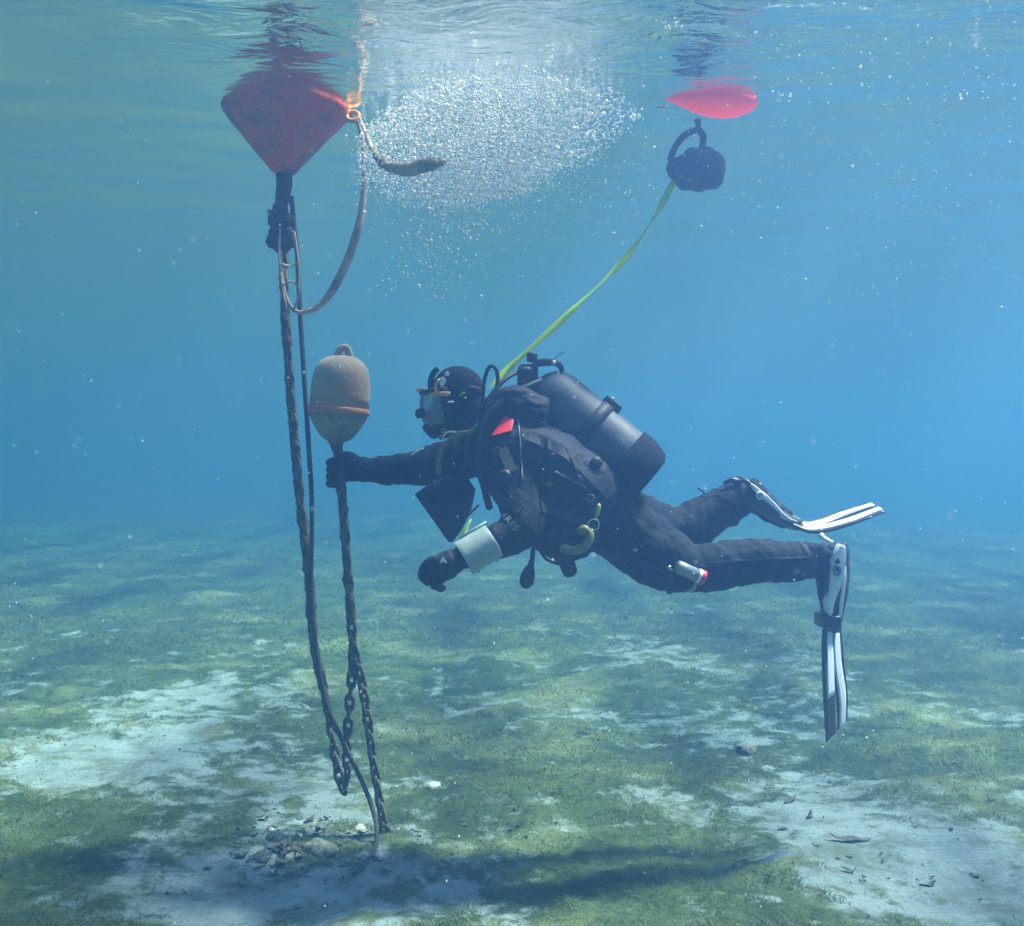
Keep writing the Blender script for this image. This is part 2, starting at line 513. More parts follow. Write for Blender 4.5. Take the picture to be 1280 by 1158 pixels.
def turf_at(x, y):
    v = Vector((x * 0.8, y * 0.8, 9.0))
    t = 0.80 + 0.55 * noise.noise(v) + 0.38 * noise.noise(v * 3.1) + 0.48 * noise.noise(v * 8.3)
    if y > 6.5: t += min(0.42, (y - 6.5) * 0.075)
    for cx, cy_, rx, ry, s in PATCH:
        q = ((x - cx) / rx) ** 2 + ((y - cy_) / ry) ** 2
        if q < 5:
            t -= s * 0.50 * math.exp(-q * 0.9)
    return max(0.0, min(1.0, t))

def axis_lines(lo, a, b, hi, step, grow):
    L = list(np.arange(a, b + 1e-6, step))
    s = step
    while L[-1] < hi: s *= grow; L.append(L[-1] + s)
    s = step
    while L[0] > lo: s *= grow; L.insert(0, L[0] - s)
    return L

XS = axis_lines(-70, -3.2, 3.2, 70, 0.028, 1.11)
YS = axis_lines(-25, 2.6, 8.5, 88, 0.028, 1.05)
V, TV = [], []
for y in YS:
    for x in XS:
        near = abs(x) < 12 and y < 30
        t = turf_at(x, y)
        h = gz(x, y)
        if near:
            q = Vector((x * 7, y * 7, 1.7))
            h += (0.020 * noise.noise(q) + 0.012 * noise.noise(q * 2.7)) * (0.25 + t) + 0.018 * t
        V.append((x, y, h)); TV.append(t)
nx = len(XS)
FA = [[j * nx + i, j * nx + i + 1, (j + 1) * nx + i + 1, (j + 1) * nx + i] for j in range(len(YS) - 1) for i in range(nx - 1)]
me = mesh_from(V, FA, 'seabed')
a = me.attributes.new('turf', 'FLOAT', 'POINT'); a.data.foreach_set('value', TV)
seabed = link('seabed', me, seabed_material())
tag(seabed, 'pale sand seabed with patches of green brown algal turf', kind='structure')

# ------------------------------------------------------------------ water surface
XW = axis_lines(-70, -4, 4, 70, 0.05, 1.12)
YW = axis_lines(-25, 1.6, 7.0, 88, 0.05, 1.08)
V = []
for y in YW:
    for x in XW:
        a_ = max(0, min(1, (14 - abs(x)) / 6)) * max(0, min(1, (9 - y) / 4.5))
        q = Vector((x * 1.1 + y * 0.25, y * 1.7, 0.3))
        V.append((x, y, SURF_Z + a_ * (0.020 * noise.noise(q) + 0.010 * noise.noise(q * 2.6) + 0.004 * noise.noise(q * 6))))
nx = len(XW)
FA = [[j * nx + i, j * nx + i + 1, (j + 1) * nx + i + 1, (j + 1) * nx + i] for j in range(len(YW) - 1) for i in range(nx - 1)]
me = mesh_from(V, FA, 'water')
RP = [0.03 + 0.95 * math.exp(-((x - 0.05) / 0.9) ** 2 - ((y - 3.4) / 0.9) ** 2) + 0.85 * math.exp(-((x - 1.5) / 0.9) ** 2 - ((y - 2.9) / 0.8) ** 2)
      + 0.3 * math.exp(-((x + 0.9) / 0.5) ** 2 - ((y - 3.6) / 0.7) ** 2) for x, y, z in V]      # the rising air roughens the water above the diver
a = me.attributes.new('ripple', 'FLOAT', 'POINT'); a.data.foreach_set('value', RP)
water = link('water_surface', me, water_material())
tag(water, 'rippled underside of the sea surface mirroring the buoys', kind='structure')

# ------------------------------------------------------------------ the water's own haze
def haze():
    m, n, l = nodes('water_haze')
    out = n.new('ShaderNodeOutputMaterial')
    pv = n.new('ShaderNodeVolumePrincipled')
    pv.inputs['Color'].default_value = (*HAZE_COLOR, 1)
    pv.inputs['Absorption Color'].default_value = (*HAZE_ABS, 1)
    pv.inputs['Density'].default_value = HAZE_DENSITY
    pv.inputs['Anisotropy'].default_value = HAZE_G
    l.new(pv.outputs[0], out.inputs['Volume'])
    v, f = box((0, 32, (SURF_Z + 0.42 - 1.6) / 2), (160, 132, SURF_Z + 0.42 + 1.6))
    o = link('haze', mesh_from(v, f, 'haze', False), m)
    tag(o, 'blue green haze of the sea water', kind='stuff')
haze()

# ------------------------------------------------------------------ red buoy at the surface
D1 = 4.5
bc = P(357, 140, D1); bc.z = SURF_Z
prof = [(0.030, -0.262), (0.050, -0.258), (0.075, -0.225), (0.125, -0.165), (0.185, -0.095), (0.235, -0.040), (0.258, -0.012), (0.262, 0.010),
        (0.262, 0.09), (0.245, 0.125), (0.20, 0.16), (0.12, 0.19), (0.05, 0.20)]
buoy = thing('red_buoy', (bc.x, bc.y, bc.z), 'weathered red mooring buoy with cone bottom floating at the surface above the chains', 'buoy')
link('body', mesh_from(*lathe(prof, bc, Vector((0.03, 0.0, 1)), 40, 0.03)), M_REDBUOY, buoy)
link('bottom_tube', mesh_from(*tube([P(355, 214, D1), P(355, 232, D1), P(353, 250, D1), P(352, 262, D1)], [0.034, 0.031, 0.028, 0.024], 12, jitter=0.25)), M_ROPE, buoy)
ec = P(441, 146, D1 - 0.02)
ring = [ec + Vector((math.cos(t) * 0.026, math.sin(t) * 0.012, math.sin(t) * 0.022)) for t in np.linspace(0, 2 * math.pi, 15)]
link('side_eye', mesh_from(*tube(ring, 0.010, 8, False)), M_ORANGE, buoy)
link('lug', mesh_from(*ball(P(433, 143, D1), (0.03, 0.022, 0.02))), M_ORANGE, buoy)

# ------------------------------------------------------------------ pink surface float and its dark weight bag
D2 = 4.36
fc = P(882, 131, D2)
def float_mesh():
    V, Fc = [], []
    L = 0.405; n_ = 22; seg = 20
    for i in range(n_ + 1):
        t = i / n_
        w = 0.125 * (math.sin(math.pi * min(1, t * 0.95 + 0.01)) ** 0.85) * (0.25 + 0.8 * t)
        hgt = 0.074 * (math.sin(math.pi * min(1, t * 0.94 + 0.02)) ** 0.7) * (0.35 + 0.8 * t)
        for k in range(seg):
            a = 2 * math.pi * k / seg
            x = (t - 0.5) * L
            z = hgt * math.sin(a) + 0.012 * t + 0.050 * (1 - t) ** 2
            V.append(fc + Vector((x, w * math.cos(a), z - 0.003)))
    for i in range(n_):
        for k in range(seg):
            k2 = (k + 1) % seg
            Fc.append([i * seg + k, i * seg + k2, (i + 1) * seg + k2, (i + 1) * seg + k])
    Fc.append(list(range(seg))); Fc.append([n_ * seg + k for k in range(seg)][::-1])
    return V, Fc
fl = thing('surface_float', fc, 'bright pink inflated marker float lying flat at the water surface', 'float')
link('inflated_tube', mesh_from(*float_mesh()), M_FLOAT, fl)
link('tail_strap', mesh_from(*tube([P(832, 135, D2), P(826, 134, D2 - 0.01), P(820, 134, D2 - 0.02)], [0.006, 0.004, 0.002], 8, flat=(1, 0.5))), M_FLOAT, fl)
link('bottom_loop', mesh_from(*tube([P(872, 150, D2), P(873, 158, D2), P(873, 166, D2)], [0.014, 0.010, 0.009], 8)), M_ROPE, fl)

bgc = P(875, 206, D2)
bag = thing('weight_bag', bgc, 'dark bag with two rope handles hanging under the pink float', 'bag')
bl = []
for px, py, r in [(872, 212, 27), (886, 210, 23), (856, 212, 19), (890, 222, 16), (873, 222, 19), (866, 198, 14), (880, 200, 18), (846, 212, 15), (858, 222, 17)]:
    bl.append(ball(P(px, py, D2), r * D2 / F * 0.95))
link('bag_body', wrinkle(fuse(bl, 0.005, 14), 0.003, 14, (1, 1, .4)), mat('bag_cloth', (0.060, 0.052, 0.085), (0.10, 0.088, 0.135), 12, 0.85, 0.6, 50), bag)
for pp in ([(873, 162), (858, 168), (845, 182), (839, 200), (846, 214)], [(874, 162), (879, 172), (877, 186), (872, 200)]):
    link('handle', mesh_from(*tube(catmull([P(x, y, D2 - 0.02) for x, y in pp], 5), 0.0135, 10, jitter=0.2)), bag.children[0].data.materials[0], bag)
link('toggle', mesh_from(*tube([P(877, 189, D2 - 0.05), P(876, 197, D2 - 0.07)], 0.004, 8)), M_SKIN, bag)

# fluorescent tape from the bag to the diver's shoulder
tp = catmull([P(850, 216, D2), P(841, 229, D2), P(826, 258, 4.34), P(806, 290, 4.33), P(786, 318, 4.31), P(760, 346, 4.30), P(728, 376, 4.28), P(694, 408, 4.26), P(655, 443, 4.22), P(628, 468, 4.16), P(611, 486, 4.12)], 8)
V, Fc = [], []
pts, T, N = frames(tp)
for i, (p, t, n_) in enumerate(zip(pts, T, N)):
    tw = 1.15 + 1.25 * math.sin(i * 0.16 + 0.9) + i * 0.01
    b = t.cross(n_)
    w = n_ * math.cos(tw) + b * math.sin(tw)
    u = t.cross(w)
    for s, k in ((-1, -1), (1, -1), (1, 1), (-1, 1)):
        V.append(p + w * s * 0.0130 + u * k * 0.0012)
for i in range(len(pts) - 1):
    for k in range(4):
        Fc.append([i * 4 + k, i * 4 + (k + 1) % 4, (i + 1) * 4 + (k + 1) % 4, (i + 1) * 4 + k])
Fc += [[0, 1, 2, 3], [len(V) - 4, len(V) - 1, len(V) - 2, len(V) - 3]]
tag(link('tow_line', mesh_from(V, Fc), M_TAPE), 'fluorescent yellow green twisted webbing running from the dark bag down to the diver', 'line')

# ------------------------------------------------------------------ small orange mooring buoy
D3 = 4.42
ax = (P(430, 434, D3) - P(419, 556, D3)).normalized()
o0 = P(419.5, 556, D3)
k = D3 / F
pr_low = [(8, 0), (11, 4), (20, 9), (25, 16), (31, 25), (35, 33), (36.5, 38)]
pr_rim = [(36.5, 37.5), (38.6, 39), (39.2, 42), (38.8, 45.5), (37.0, 47)]
pr_up = [(36.8, 46.5), (37, 60), (36.6, 74), (35, 86), (31.5, 97), (26, 104), (19, 109), (12, 111), (5, 112)]
mb = thing('mooring_buoy', o0, 'faded orange oval buoy held under water beside the diver\'s outstretched hand', 'buoy')
sc_ = lambda pr: [(r * k, h * k) for r, h in pr]
link('lower_shell', mesh_from(*lathe(sc_(pr_low), o0, ax, 40, 0.02)), M_BUOY_LOW, mb)
link('rim', mesh_from(*lathe(sc_(pr_rim), o0, ax, 40)), M_BUOY_RIM, mb)
link('upper_shell', mesh_from(*lathe(sc_(pr_up), o0, ax, 40, 0.015)), M_BUOY, mb)
top = o0 + ax * 111 * k
sx_ = Vector((1, 0.15, 0)).normalized()
arch = [top + sx_ * math.cos(t) * 7.2 * k + ax * (math.sin(t) * 11 * k) for t in np.linspace(-0.25, math.pi + 0.25, 11)]
link('lifting_eye', mesh_from(*tube(arch, [0.016] * 2 + [0.0145] * 7 + [0.016] * 2, 10, jitter=0.2)), M_BUOY, mb)
link('bottom_boss', mesh_from(*tube([P(420, 551, D3), P(421, 560, D3), P(423, 569, D3)], [0.028, 0.022, 0.017], 10, jitter=0.3)), M_GROWTH, mb)

# ------------------------------------------------------------------ chains and ropes
def link_mesh(L, W, wire, seed, seg=12, sec=6):
    pts = []
    h = L / 2 - W / 2
    for i in range(seg):
        a = 2 * math.pi * i / seg
        x, z = math.cos(a) * W / 2 * 0.78, math.sin(a) * W / 2 + (h if math.sin(a) >= 0 else -h)
        pts.append(Vector((x, 0, z)))
    V, Fc = [], []
    for i, p in enumerate(pts):
        t = (pts[(i + 1) % seg] - pts[i - 1]).normalized()
        b = Vector((0, 1, 0)); n_ = b.cross(t)
        for q in range(sec):
            a = 2 * math.pi * q / sec
            rr = wire * (1 + 0.35 * noise.noise(p * 60 + Vector((q * 1.7, seed * 5.1, 0))))
            V.append(p + (n_ * math.cos(a) + b * math.sin(a)) * rr)
    for i in range(seg):
        i2 = (i + 1) % seg
        for q in range(sec):
            q2 = (q + 1) % sec
            Fc.append([i * sec + q, i2 * sec + q, i2 * sec + q2, i * sec + q2])
    me = mesh_from(V, Fc, 'chain_link')
    me.materials.append(M_CHAIN)
    return me
LINKS = [link_mesh(0.066, 0.040, 0.0078, s) for s in range(4)]

def fuzz(path, r, count, blade, parent, name='weed_tufts', spread=1.0, m=None):
    """weed hanging on a line: many small blades, one part"""
    pts, T, N = frames(path)
    V, Fc = [], []
    for _ in range(count):
        i = random.randrange(len(pts) - 1)
        p = pts[i].lerp(pts[i + 1], random.random())
        a = random.random() * 2 * math.pi
        n_ = N[i] * math.cos(a) + T[i].cross(N[i]) * math.sin(a)
        q = p + n_ * r * random.uniform(0.3, 1.0)
        L = blade * random.uniform(0.5, 1.4)
        d = (n_ * spread + Vector((random.uniform(-.6, .6), random.uniform(-.6, .6), random.uniform(-1.0, .4)))).normalized()
        w = d.cross(Vector((random.random(), random.random(), random.random()))).normalized() * L * 0.22
        k0 = len(V)
        V += [q - w, q + w, q + d * L]
        Fc.append([k0, k0 + 1, k0 + 2])
    o = link(name, mesh_from(V, Fc, name, False), m or M_GROWTH, parent)
    tag(o, kind='stuff')
    return o

def chain(name, pp, label, pitch=0.047, growth=None):
    path = catmull([P(*p) for p in pp], 12)
    path = [Vector(p) for p in path]
    root = thing(name, path[0], label, 'chain')
    acc, nxt, i = 0.0, 0.0, 0
    idx = 0
    for a, b in zip(path[:-1], path[1:]):
        L = (b - a).length
        while nxt <= acc + L:
            p = a.lerp(b, (nxt - acc) / L)
            t = (b - a).normalized()
            q = t.to_track_quat('Z', 'Y') if abs(t.y) < 0.9 else t.to_track_quat('Z', 'X')
            tw = Quaternion((0, 0, 1), (math.pi / 2 if idx % 2 else 0) + 0.5 + random.uniform(-.25, .25))
            o = bpy.data.objects.new('link', LINKS[idx % 4])
            COL.objects.link(o)
            o.parent = root
            o.matrix_parent_inverse = Matrix.Translation(-root.location)
            o.matrix_basis = Matrix.Translation(p) @ (q @ tw).to_matrix().to_4x4()
            idx += 1
            nxt += pitch
        acc += L
    return root, path

MAIN = [(354, 256, 4.50), (354, 320, 4.50), (357, 400, 4.5), (363, 488, 4.5), (368, 547, 4.5), (373, 605, 4.5), (380, 664, 4.5), (387, 730, 4.5), (393, 809, 4.5), (405, 863, 4.5),
        (415, 918, 4.49), (421, 958, 4.48), (429, 986, 4.47), (434, 972, 4.46), (434, 932, 4.45), (437, 881, 4.44), (440, 838, 4.43), (441, 806, 4.42)]
c1, path1 = chain('mooring_chain', MAIN, 'long rusty chain hanging from the red buoy and looping up near the seabed')
fuzz(path1[10:110], 0.020, 2600, 0.008, c1)
fuzz(path1[110:200], 0.012, 500, 0.008, c1)
lump = tube(path1[0:104], [0.0150 + 0.011 * max(0, 0.2 + noise.noise(Vector((i * 0.45, 2.2, 0)))) for i in range(104)], 8, jitter=0.6, jscale=45)
link('crust', mesh_from(*lump), M_GROWTH, c1)

PEND = [(422, 566, 4.42), (426, 605, 4.42), (430, 650, 4.42), (434, 708, 4.42), (437, 745, 4.42), (441, 801, 4.42), (447, 828, 4.42), (454, 863, 4.42), (461, 910, 4.42),
        (467, 954, 4.42), (474, 997, 4.415), (480, 1036, 4.41)]
c2, path2 = chain('pendant_chain', PEND, 'fouled chain running from the orange oval buoy straight down to the seabed')
fuzz(path2[0:62], 0.018, 1500, 0.008, c2)
fuzz(path2[62:130], 0.012, 400, 0.009, c2)
lump = tube(path2[2:56], [0.0140 + 0.010 * max(0, 0.2 + noise.noise(Vector((i * 0.45, 7.2, 0)))) for i in range(54)], 8, jitter=0.6, jscale=45)
link('crust', mesh_from(*lump), M_GROWTH, c2)
ah = P(480, 1046, 4.41)
an = thing('anchor_eye', ah, 'dark overgrown anchor eye in the sand under the last chain link', 'anchor')
link('base_block', wrinkle(fuse([ball(ah + Vector((0.0, 0, -0.03)), (0.05, 0.05, 0.045)), ball(ah + Vector((-0.03, 0.03, -0.03)), (0.045, 0.04, 0.03))], 0.006, 3), 0.008, 40), M_CHAIN, an)
er = [ah + Vector((math.cos(t) * 0.022, 0, 0.018 + math.sin(t) * 0.026)) for t in np.linspace(0, 2 * math.pi, 13)]
link('eye', mesh_from(*tube(er, 0.009, 8, False, jitter=0.3)), M_CHAIN, an)

def rope(name, pp, r, m, label, cat='rope', fz=None, seg=10, jit=0.12):
    c = catmull([(*P(a, b, d), rr) for (a, b, d), rr in zip(pp, r if hasattr(r, '__len__') else [r] * len(pp))], 8)
    path = [Vector(q[:3]) for q in c]
    o = link(name, mesh_from(*tube(path, [q[3] for q in c], seg, jitter=jit, jscale=60)), m)
    tag(o, label, cat)
    if fz:
        w = fuzz(path[fz[0]:fz[1]], fz[2], fz[3], fz[4], None, m=m)
        w.parent = o
    return o
g1, g2, g3 = G(468, 1068), G(456, 1083), G(443, 1097)
LR = [(364, 246, 4.47), (371, 310, 4.47), (375, 390, 4.47), (380, 470, 4.47), (385, 545, 4.47), (389, 610, 4.46), (390, 660, 4.46), (389, 720, 4.47), (391, 770, 4.47), (398, 830, 4.46),
      (409, 881, 4.45), (429, 928, 4.43), (452, 976, 4.41), (466, 1012, 4.38), (471, 1040, 4.30)]
to_px = lambda g: (640 + g.x / g.y * F, 579 - (g.z + 0.012 - CAM_Z) / g.y * F, g.y)
LR += [to_px(g1), to_px(g2), to_px(g3)]
rope('long_rope', LR, [0.010] * 6 + [0.0095] * 9 + [0.010, 0.0095, 0.008], M_ROPE, 'long dark rope from the red buoy\'s chain down to a curl on the sand', fz=(0, 70, 0.008, 500, 0.008))
rope('slack_rope', [(447, 150, 4.47), (454, 185, 4.46), (455, 225, 4.45), (452, 265, 4.44), (441, 308, 4.43), (424, 348, 4.43), (405, 377, 4.44), (385, 389, 4.44), (368, 388, 4.44), (356, 366, 4.44), (351, 320, 4.45), (352, 285, 4.45)],
     [0.008, 0.009, 0.010, 0.015, 0.017, 0.017, 0.014, 0.010, 0.008, 0.007, 0.007, 0.007], M_ROPE_TAN, 'slack furry rope hanging in a bight between the red buoy and its chain', fz=(22, 60, 0.016, 900, 0.008))
rope('frayed_rope', [(449, 147, 4.43), (458, 168, 4.20), (466, 188, 4.02), (478, 204, 3.92), (495, 211, 3.88), (515, 211, 3.86), (538, 206, 3.86), (557, 202, 3.87)],
     [0.007, 0.008, 0.010, 0.014, 0.020, 0.026, 0.022, 0.009], M_ROPE_TAN, 'short frayed tan rope end trailing from the red buoy into the bubbles', fz=(24, 56, 0.020, 260, 0.010), jit=0.3)
sh = P(352, 285, 4.46)
kn = thing('rope_knot', sh, 'clump of knotted rope and weed just under the red buoy on the chain', 'knot')
kb = [ball(P(x, y, 4.47), r * 4.47 / F) for x, y, r in [(350, 262, 9), (345, 275, 10), (357, 276, 10), (348, 290, 12), (342, 302, 9), (360, 292, 9), (366, 303, 7), (352, 306, 11)]]
link('knot_mass', wrinkle(fuse(kb, 0.006, 2), 0.008, 45), M_ROPE, kn)
for pp in ([(350, 285), (349, 320), (353, 360), (358, 385)], [(368, 290), (373, 330), (373, 370), (366, 390)], [(352, 330), (362, 333), (372, 328)], [(354, 356), (365, 352), (374, 360)]):
    link('lashing', mesh_from(*tube(catmull([P(x, y, 4.43) for x, y in pp], 6), 0.0045, 7, jitter=0.3)), M_ROPE_TAN, kn)
fuzz([P(346, 262, 4.47), P(350, 285, 4.47), P(356, 308, 4.47)], 0.034, 600, 0.016, kn)

# ------------------------------------------------------------------ the diver
def pts_px(L):
    return [P(*q) for q in L]
diver = thing('person', P(700, 600, 4.2), 'scuba diver in black suit swimming level and reaching for the orange oval buoy', 'person')
torso_axis = [(602, 528, 22), (618, 550, 44), (652, 578, 52), (700, 606, 52), (745, 636, 47), (785, 662, 43), (806, 668, 30)]
parts = []
for dd in (4.11, 4.2, 4.29):
    parts.append(limb([(x, y, dd, r * (1.0 if dd == 4.2 else 0.9)) for x, y, r in torso_axis]))
parts.append(limb([(578, 512, 4.2, 20), (592, 524, 4.2, 22), (612, 540, 4.2, 30)]))
HC = P(569, 500, 4.2)
hq = Quaternion((0, 1, 0), R(-8))
parts.append(ball(HC + hq @ Vector((0.012, 0, 0.022)), (0.098, 0.078, 0.098), 20, 14, hq))
parts.append(ball(HC + hq @ Vector((-0.035, 0, -0.045)), (0.060, 0.058, 0.075), 16, 12, hq))
parts.append(ball(HC + hq @ Vector((-0.098, 0, -0.040)), (0.020, 0.014, 0.026), 10, 8, hq))          # nose
parts.append(ball(HC + hq @ Vector((-0.082, 0, -0.082)), (0.016, 0.024, 0.013), 10, 8, hq))          # lips
parts.append(ball(HC + hq @ Vector((-0.066, 0, -0.108)), (0.026, 0.028, 0.020), 10, 8, hq))          # chin
near_arm = [(630, 566, 4.05, 34), (642, 606, 3.97, 30), (656, 650, 3.90, 26), (640, 668, 3.87, 23), (612, 680, 3.84, 20), (580, 698, 3.82, 15)]
far_arm = [(602, 560, 4.36, 30), (572, 575, 4.39, 27), (540, 582, 4.40, 24), (512, 586, 4.40, 20), (480, 588, 4.40, 16.5), (446, 587, 4.40, 13)]
near_leg = [(780, 662, 4.12, 42), (812, 688, 4.09, 41), (842, 704, 4.06, 36), (868, 711, 4.05, 29), (905, 706, 4.07, 29), (945, 701, 4.09, 27), (985, 701, 4.11, 23), (1018, 700, 4.12, 20), (1034, 697, 4.12, 17)]
far_leg = [(790, 652, 4.30, 38), (825, 664, 4.34, 33), (852, 664, 4.36, 30), (874, 652, 4.38, 28), (900, 636, 4.39, 24), (924, 624, 4.4, 21), (938, 620, 4.4, 16)]
parts += [limb(near_arm), limb(far_arm), limb(near_leg), limb(far_leg)]
parts.append(limb([(1030, 694, 4.12, 20), (1038, 716, 4.12, 17), (1039, 745, 4.12, 14), (1038, 770, 4.12, 11)]))      # near foot
parts.append(limb([(932, 616, 4.4, 20), (948, 626, 4.4, 16), (966, 640, 4.4, 13), (984, 650, 4.4, 10)]))             # far foot
parts.append(ball(P(990, 716, 4.11), (0.055, 0.055, 0.030)))         # bunched ankle cuff
parts.append(ball(P(912, 650, 4.39), (0.040, 0.050, 0.028)))
body = fuse(parts, 0.008, 4)
body.materials.append(M_SUIT); body.materials.append(M_SKIN)
face_c = HC + hq @ Vector((-0.095, 0, -0.05))
wrinkle(body, 0.0105, 7.5, (1.5, 1.0, 0.8), lambda p: 0.0 if (p - HC).length < 0.16 else 1.0)
wrinkle(body, 0.0045, 20, (1.3, 1, 0.8), lambda p: 0.0 if (p - HC).length < 0.16 else 1.0)
for pl in body.polygons:
    v = hq.inverted() @ (pl.center - HC)
    pl.material_index = 1 if (v.x < -0.052 and abs(v.y) < 0.062 and -0.118 < v.z < 0.045) else 0
link('body', body, None, diver)
for s in (-1, 1):
    e = HC + hq @ Vector((-0.084, s * 0.030, -0.012))
    link('eye', mesh_from(*ball(e, 0.0125, 10, 8)), M_EYE, diver)

# hood: shell over the skull, open at the face
hood = [ball(HC + hq @ Vector((0.014, 0, 0.024)), (0.104, 0.084, 0.104), 22, 16, hq), limb([(585, 512, 4.2, 25), (598, 528, 4.2, 27), (612, 542, 4.2, 32)])]
hood = fuse(hood, 0.007, 4)
bm = bmesh.new(); bm.from_mesh(hood)
kill = [f for f in bm.faces if (lambda v: v.x < -0.040 and abs(v.y) < 0.060 and v.z < 0.048)(hq.inverted() @ (f.calc_center_median() - HC))]
bmesh.ops.delete(bm, geom=kill, context='FACES'); bm.to_mesh(hood); bm.free()
link('hood', wrinkle(hood, 0.002, 18), M_SUIT, diver)

# white and yellow marks on the hood
for x, y, w, h, m in [(559, 467, .022, .017, M_PRINT)]:
    pass

# buoyancy vest
vest = []
for dd, kx in ((4.06, .86), (4.2, 1.0), (4.34, .86)):
    vest.append(limb([(622, 545, dd, 36 * kx), (650, 568, dd, 54 * kx), (690, 592, dd, 62 * kx), (728, 618, dd, 58 * kx), (752, 634, dd, 46 * kx)]))
vest.append(limb([(640, 612, 4.02, 20), (664, 640, 4.0, 34), (700, 660, 4.0, 36), (738, 672, 4.02, 26)]))        # lower pocket
vest.append(limb([(612, 520, 4.05, 14), (640, 505, 4.06, 22), (676, 520, 4.06, 24)]))                             # shoulder strap pad
vest.append(limb([(668, 545, 4.2, 40), (720, 585, 4.2, 44), (768, 622, 4.2, 34)]))                                # air cell
vest.append(limb([(772, 648, 4.1, 14), (790, 634, 4.1, 16), (800, 632, 4.1, 10)]))
vest = fuse(vest, 0.009, 4)
wrinkle(vest, 0.009, 6.0, (1, 1, 1.4)); wrinkle(vest, 0.005, 19, (1, 1, 2))
link('buoyancy_vest', vest, M_VEST, diver)
from mathutils.bvhtree import BVHTree
def tree_of(*meshes):
    V, Fc = [], []
    for me in meshes:
        k = len(V)
        V += [v.co.copy() for v in me.vertices]; Fc += [[k + i for i in p.vertices] for p in me.polygons]
    return BVHTree.FromPolygons(V, Fc)
BODY = tree_of(body, vest)
def surf(px, py, off=0.006):
    """point on the diver's suit or vest seen at the pixel, lifted by off along its normal"""
    o_ = Vector((0, 0, CAM_Z)); dr = (P(px, py, 4) - o_).normalized()
    h, nr, _, _ = BODY.ray_cast(o_, dr)
    if h is None:
        h, nr, _, _ = BODY.find_nearest(P(px, py, 4.05))
    if nr.dot(dr) > 0: nr = -nr
    return h + nr * off, nr
def lay(name, pp, w, th, m, parent, off=0.004):
    """flat strap lying on the suit along pixels"""
    c = catmull(pp, 8)
    pn = [surf(q[0], q[1], off) for q in c]
    L = [p for p, n_ in pn]
    for _ in range(3):
        L = [L[0]] + [(L[i - 1] + L[i] * 2 + L[i + 1]) / 4 for i in range(1, len(L) - 1)] + [L[-1]]
    V, Fc = [], []
    for i, (p, (q, nr)) in enumerate(zip(L, pn)):
        t = (L[min(i + 1, len(L) - 1)] - L[max(0, i - 1)]).normalized()
        sd = t.cross(nr).normalized()
        nn = sd.cross(t)
        if nn.dot(nr) < 0: nn = -nn
        V += [p - sd * w - nn * 0.012, p - sd * w + nn * th, p + sd * w + nn * th, p + sd * w - nn * 0.012]
    for i in range(len(L) - 1):
        for k in range(4):
            Fc.append([i * 4 + k, i * 4 + (k + 1) % 4, (i + 1) * 4 + (k + 1) % 4, (i + 1) * 4 + k])
    Fc += [[0, 1, 2, 3], [len(V) - 1, len(V) - 2, len(V) - 3, len(V) - 4]]
    return link(name, mesh_from(V, Fc, smooth=False), m, parent)
M_STRAP = mat('strap_webbing', (0.013, 0.013, 0.022), (0.022, 0.022, 0.034), 60, 0.7, 0.5, 200, spec=0.3)
def strip(name, pp, r, m, parent, flat=None, seg=8):
    return link(name, mesh_from(*tube(catmull([P(*q) for q in pp], 6), r, seg, flat=flat)), m, parent)
NV = 3.965
M_TORCH_ = mat('grey_cord', (0.12, 0.12, 0.14), (0.22, 0.22, 0.24), 40, 0.5)
lay('harness_strap', [(608, 522), (620, 545), (630, 566), (640, 590)], 0.019, 0.003, M_STRAP, diver)
lay('waist_strap', [(712, 560), (728, 596), (740, 630), (742, 672)], 0.019, 0.003, M_STRAP, diver)
lay('trim_cord', [(647, 522), (650, 545), (652, 575), (653, 600)], 0.002, 0.002, M_TORCH_, diver)
lay('trim_cord', [(694, 590), (714, 600), (734, 610)], 0.0025, 0.003, M_HOSE_Y, diver)
lay('chest_strap', [(606, 604), (624, 622), (650, 640)], 0.014, 0.003, M_STRAP, diver)
lay('pocket_flap', [(676, 634), (704, 645), (730, 652)], 0.02, 0.003, M_STRAP, diver)
strip('pocket_edge', [(668, 660, 3.90), (698, 672, 3.89), (728, 680, 3.90)], 0.006, M_RUBBER, diver)
lay('back_strap', [(660, 548), (696, 562), (735, 594), (768, 628)], 0.016, 0.003, M_STRAP, diver)
strip('vest_piping', [(640, 520, 4.0), (668, 524, 3.995), (700, 545, 4.0), (730, 575, 4.0)], 0.005, M_VEST, diver)
for x_, y_ in ((622, 566), (737, 622)):
    q_ = surf(x_, y_, 0.010)[0]
    link('d_ring', mesh_from(*tube([q_ + Vector((math.cos(t) * 0.013, -0.004, math.sin(t) * 0.013)) for t in np.linspace(0, 2 * math.pi, 15)], 0.002, 6, False)), M_TORCH_, diver)
link('dump_valve', mesh_from(*lathe([(0.008, -0.006), (0.022, -0.004), (0.023, 0.006), (0.012, 0.012)], surf(744, 580)[0], Vector((0.2, -1, 0.2)), 16)), M_RUBBER, diver)
link('arm_valve', mesh_from(*lathe([(0.008, -0.01), (0.024, -0.006), (0.025, 0.008), (0.012, 0.014)], surf(632, 596)[0], Vector((-0.2, -1, 0.1)), 16)), M_RUBBER, diver)
lay('leg_seam', [(770, 690), (810, 705), (836, 716)], 0.004, 0.002, M_STRAP, diver)
lay('leg_seam', [(884, 704), (930, 700), (985, 698), (1015, 696)], 0.004, 0.002, M_STRAP, diver)
lay('arm_seam', [(505, 584), (540, 580), (570, 572)], 0.004, 0.002, M_STRAP, diver)
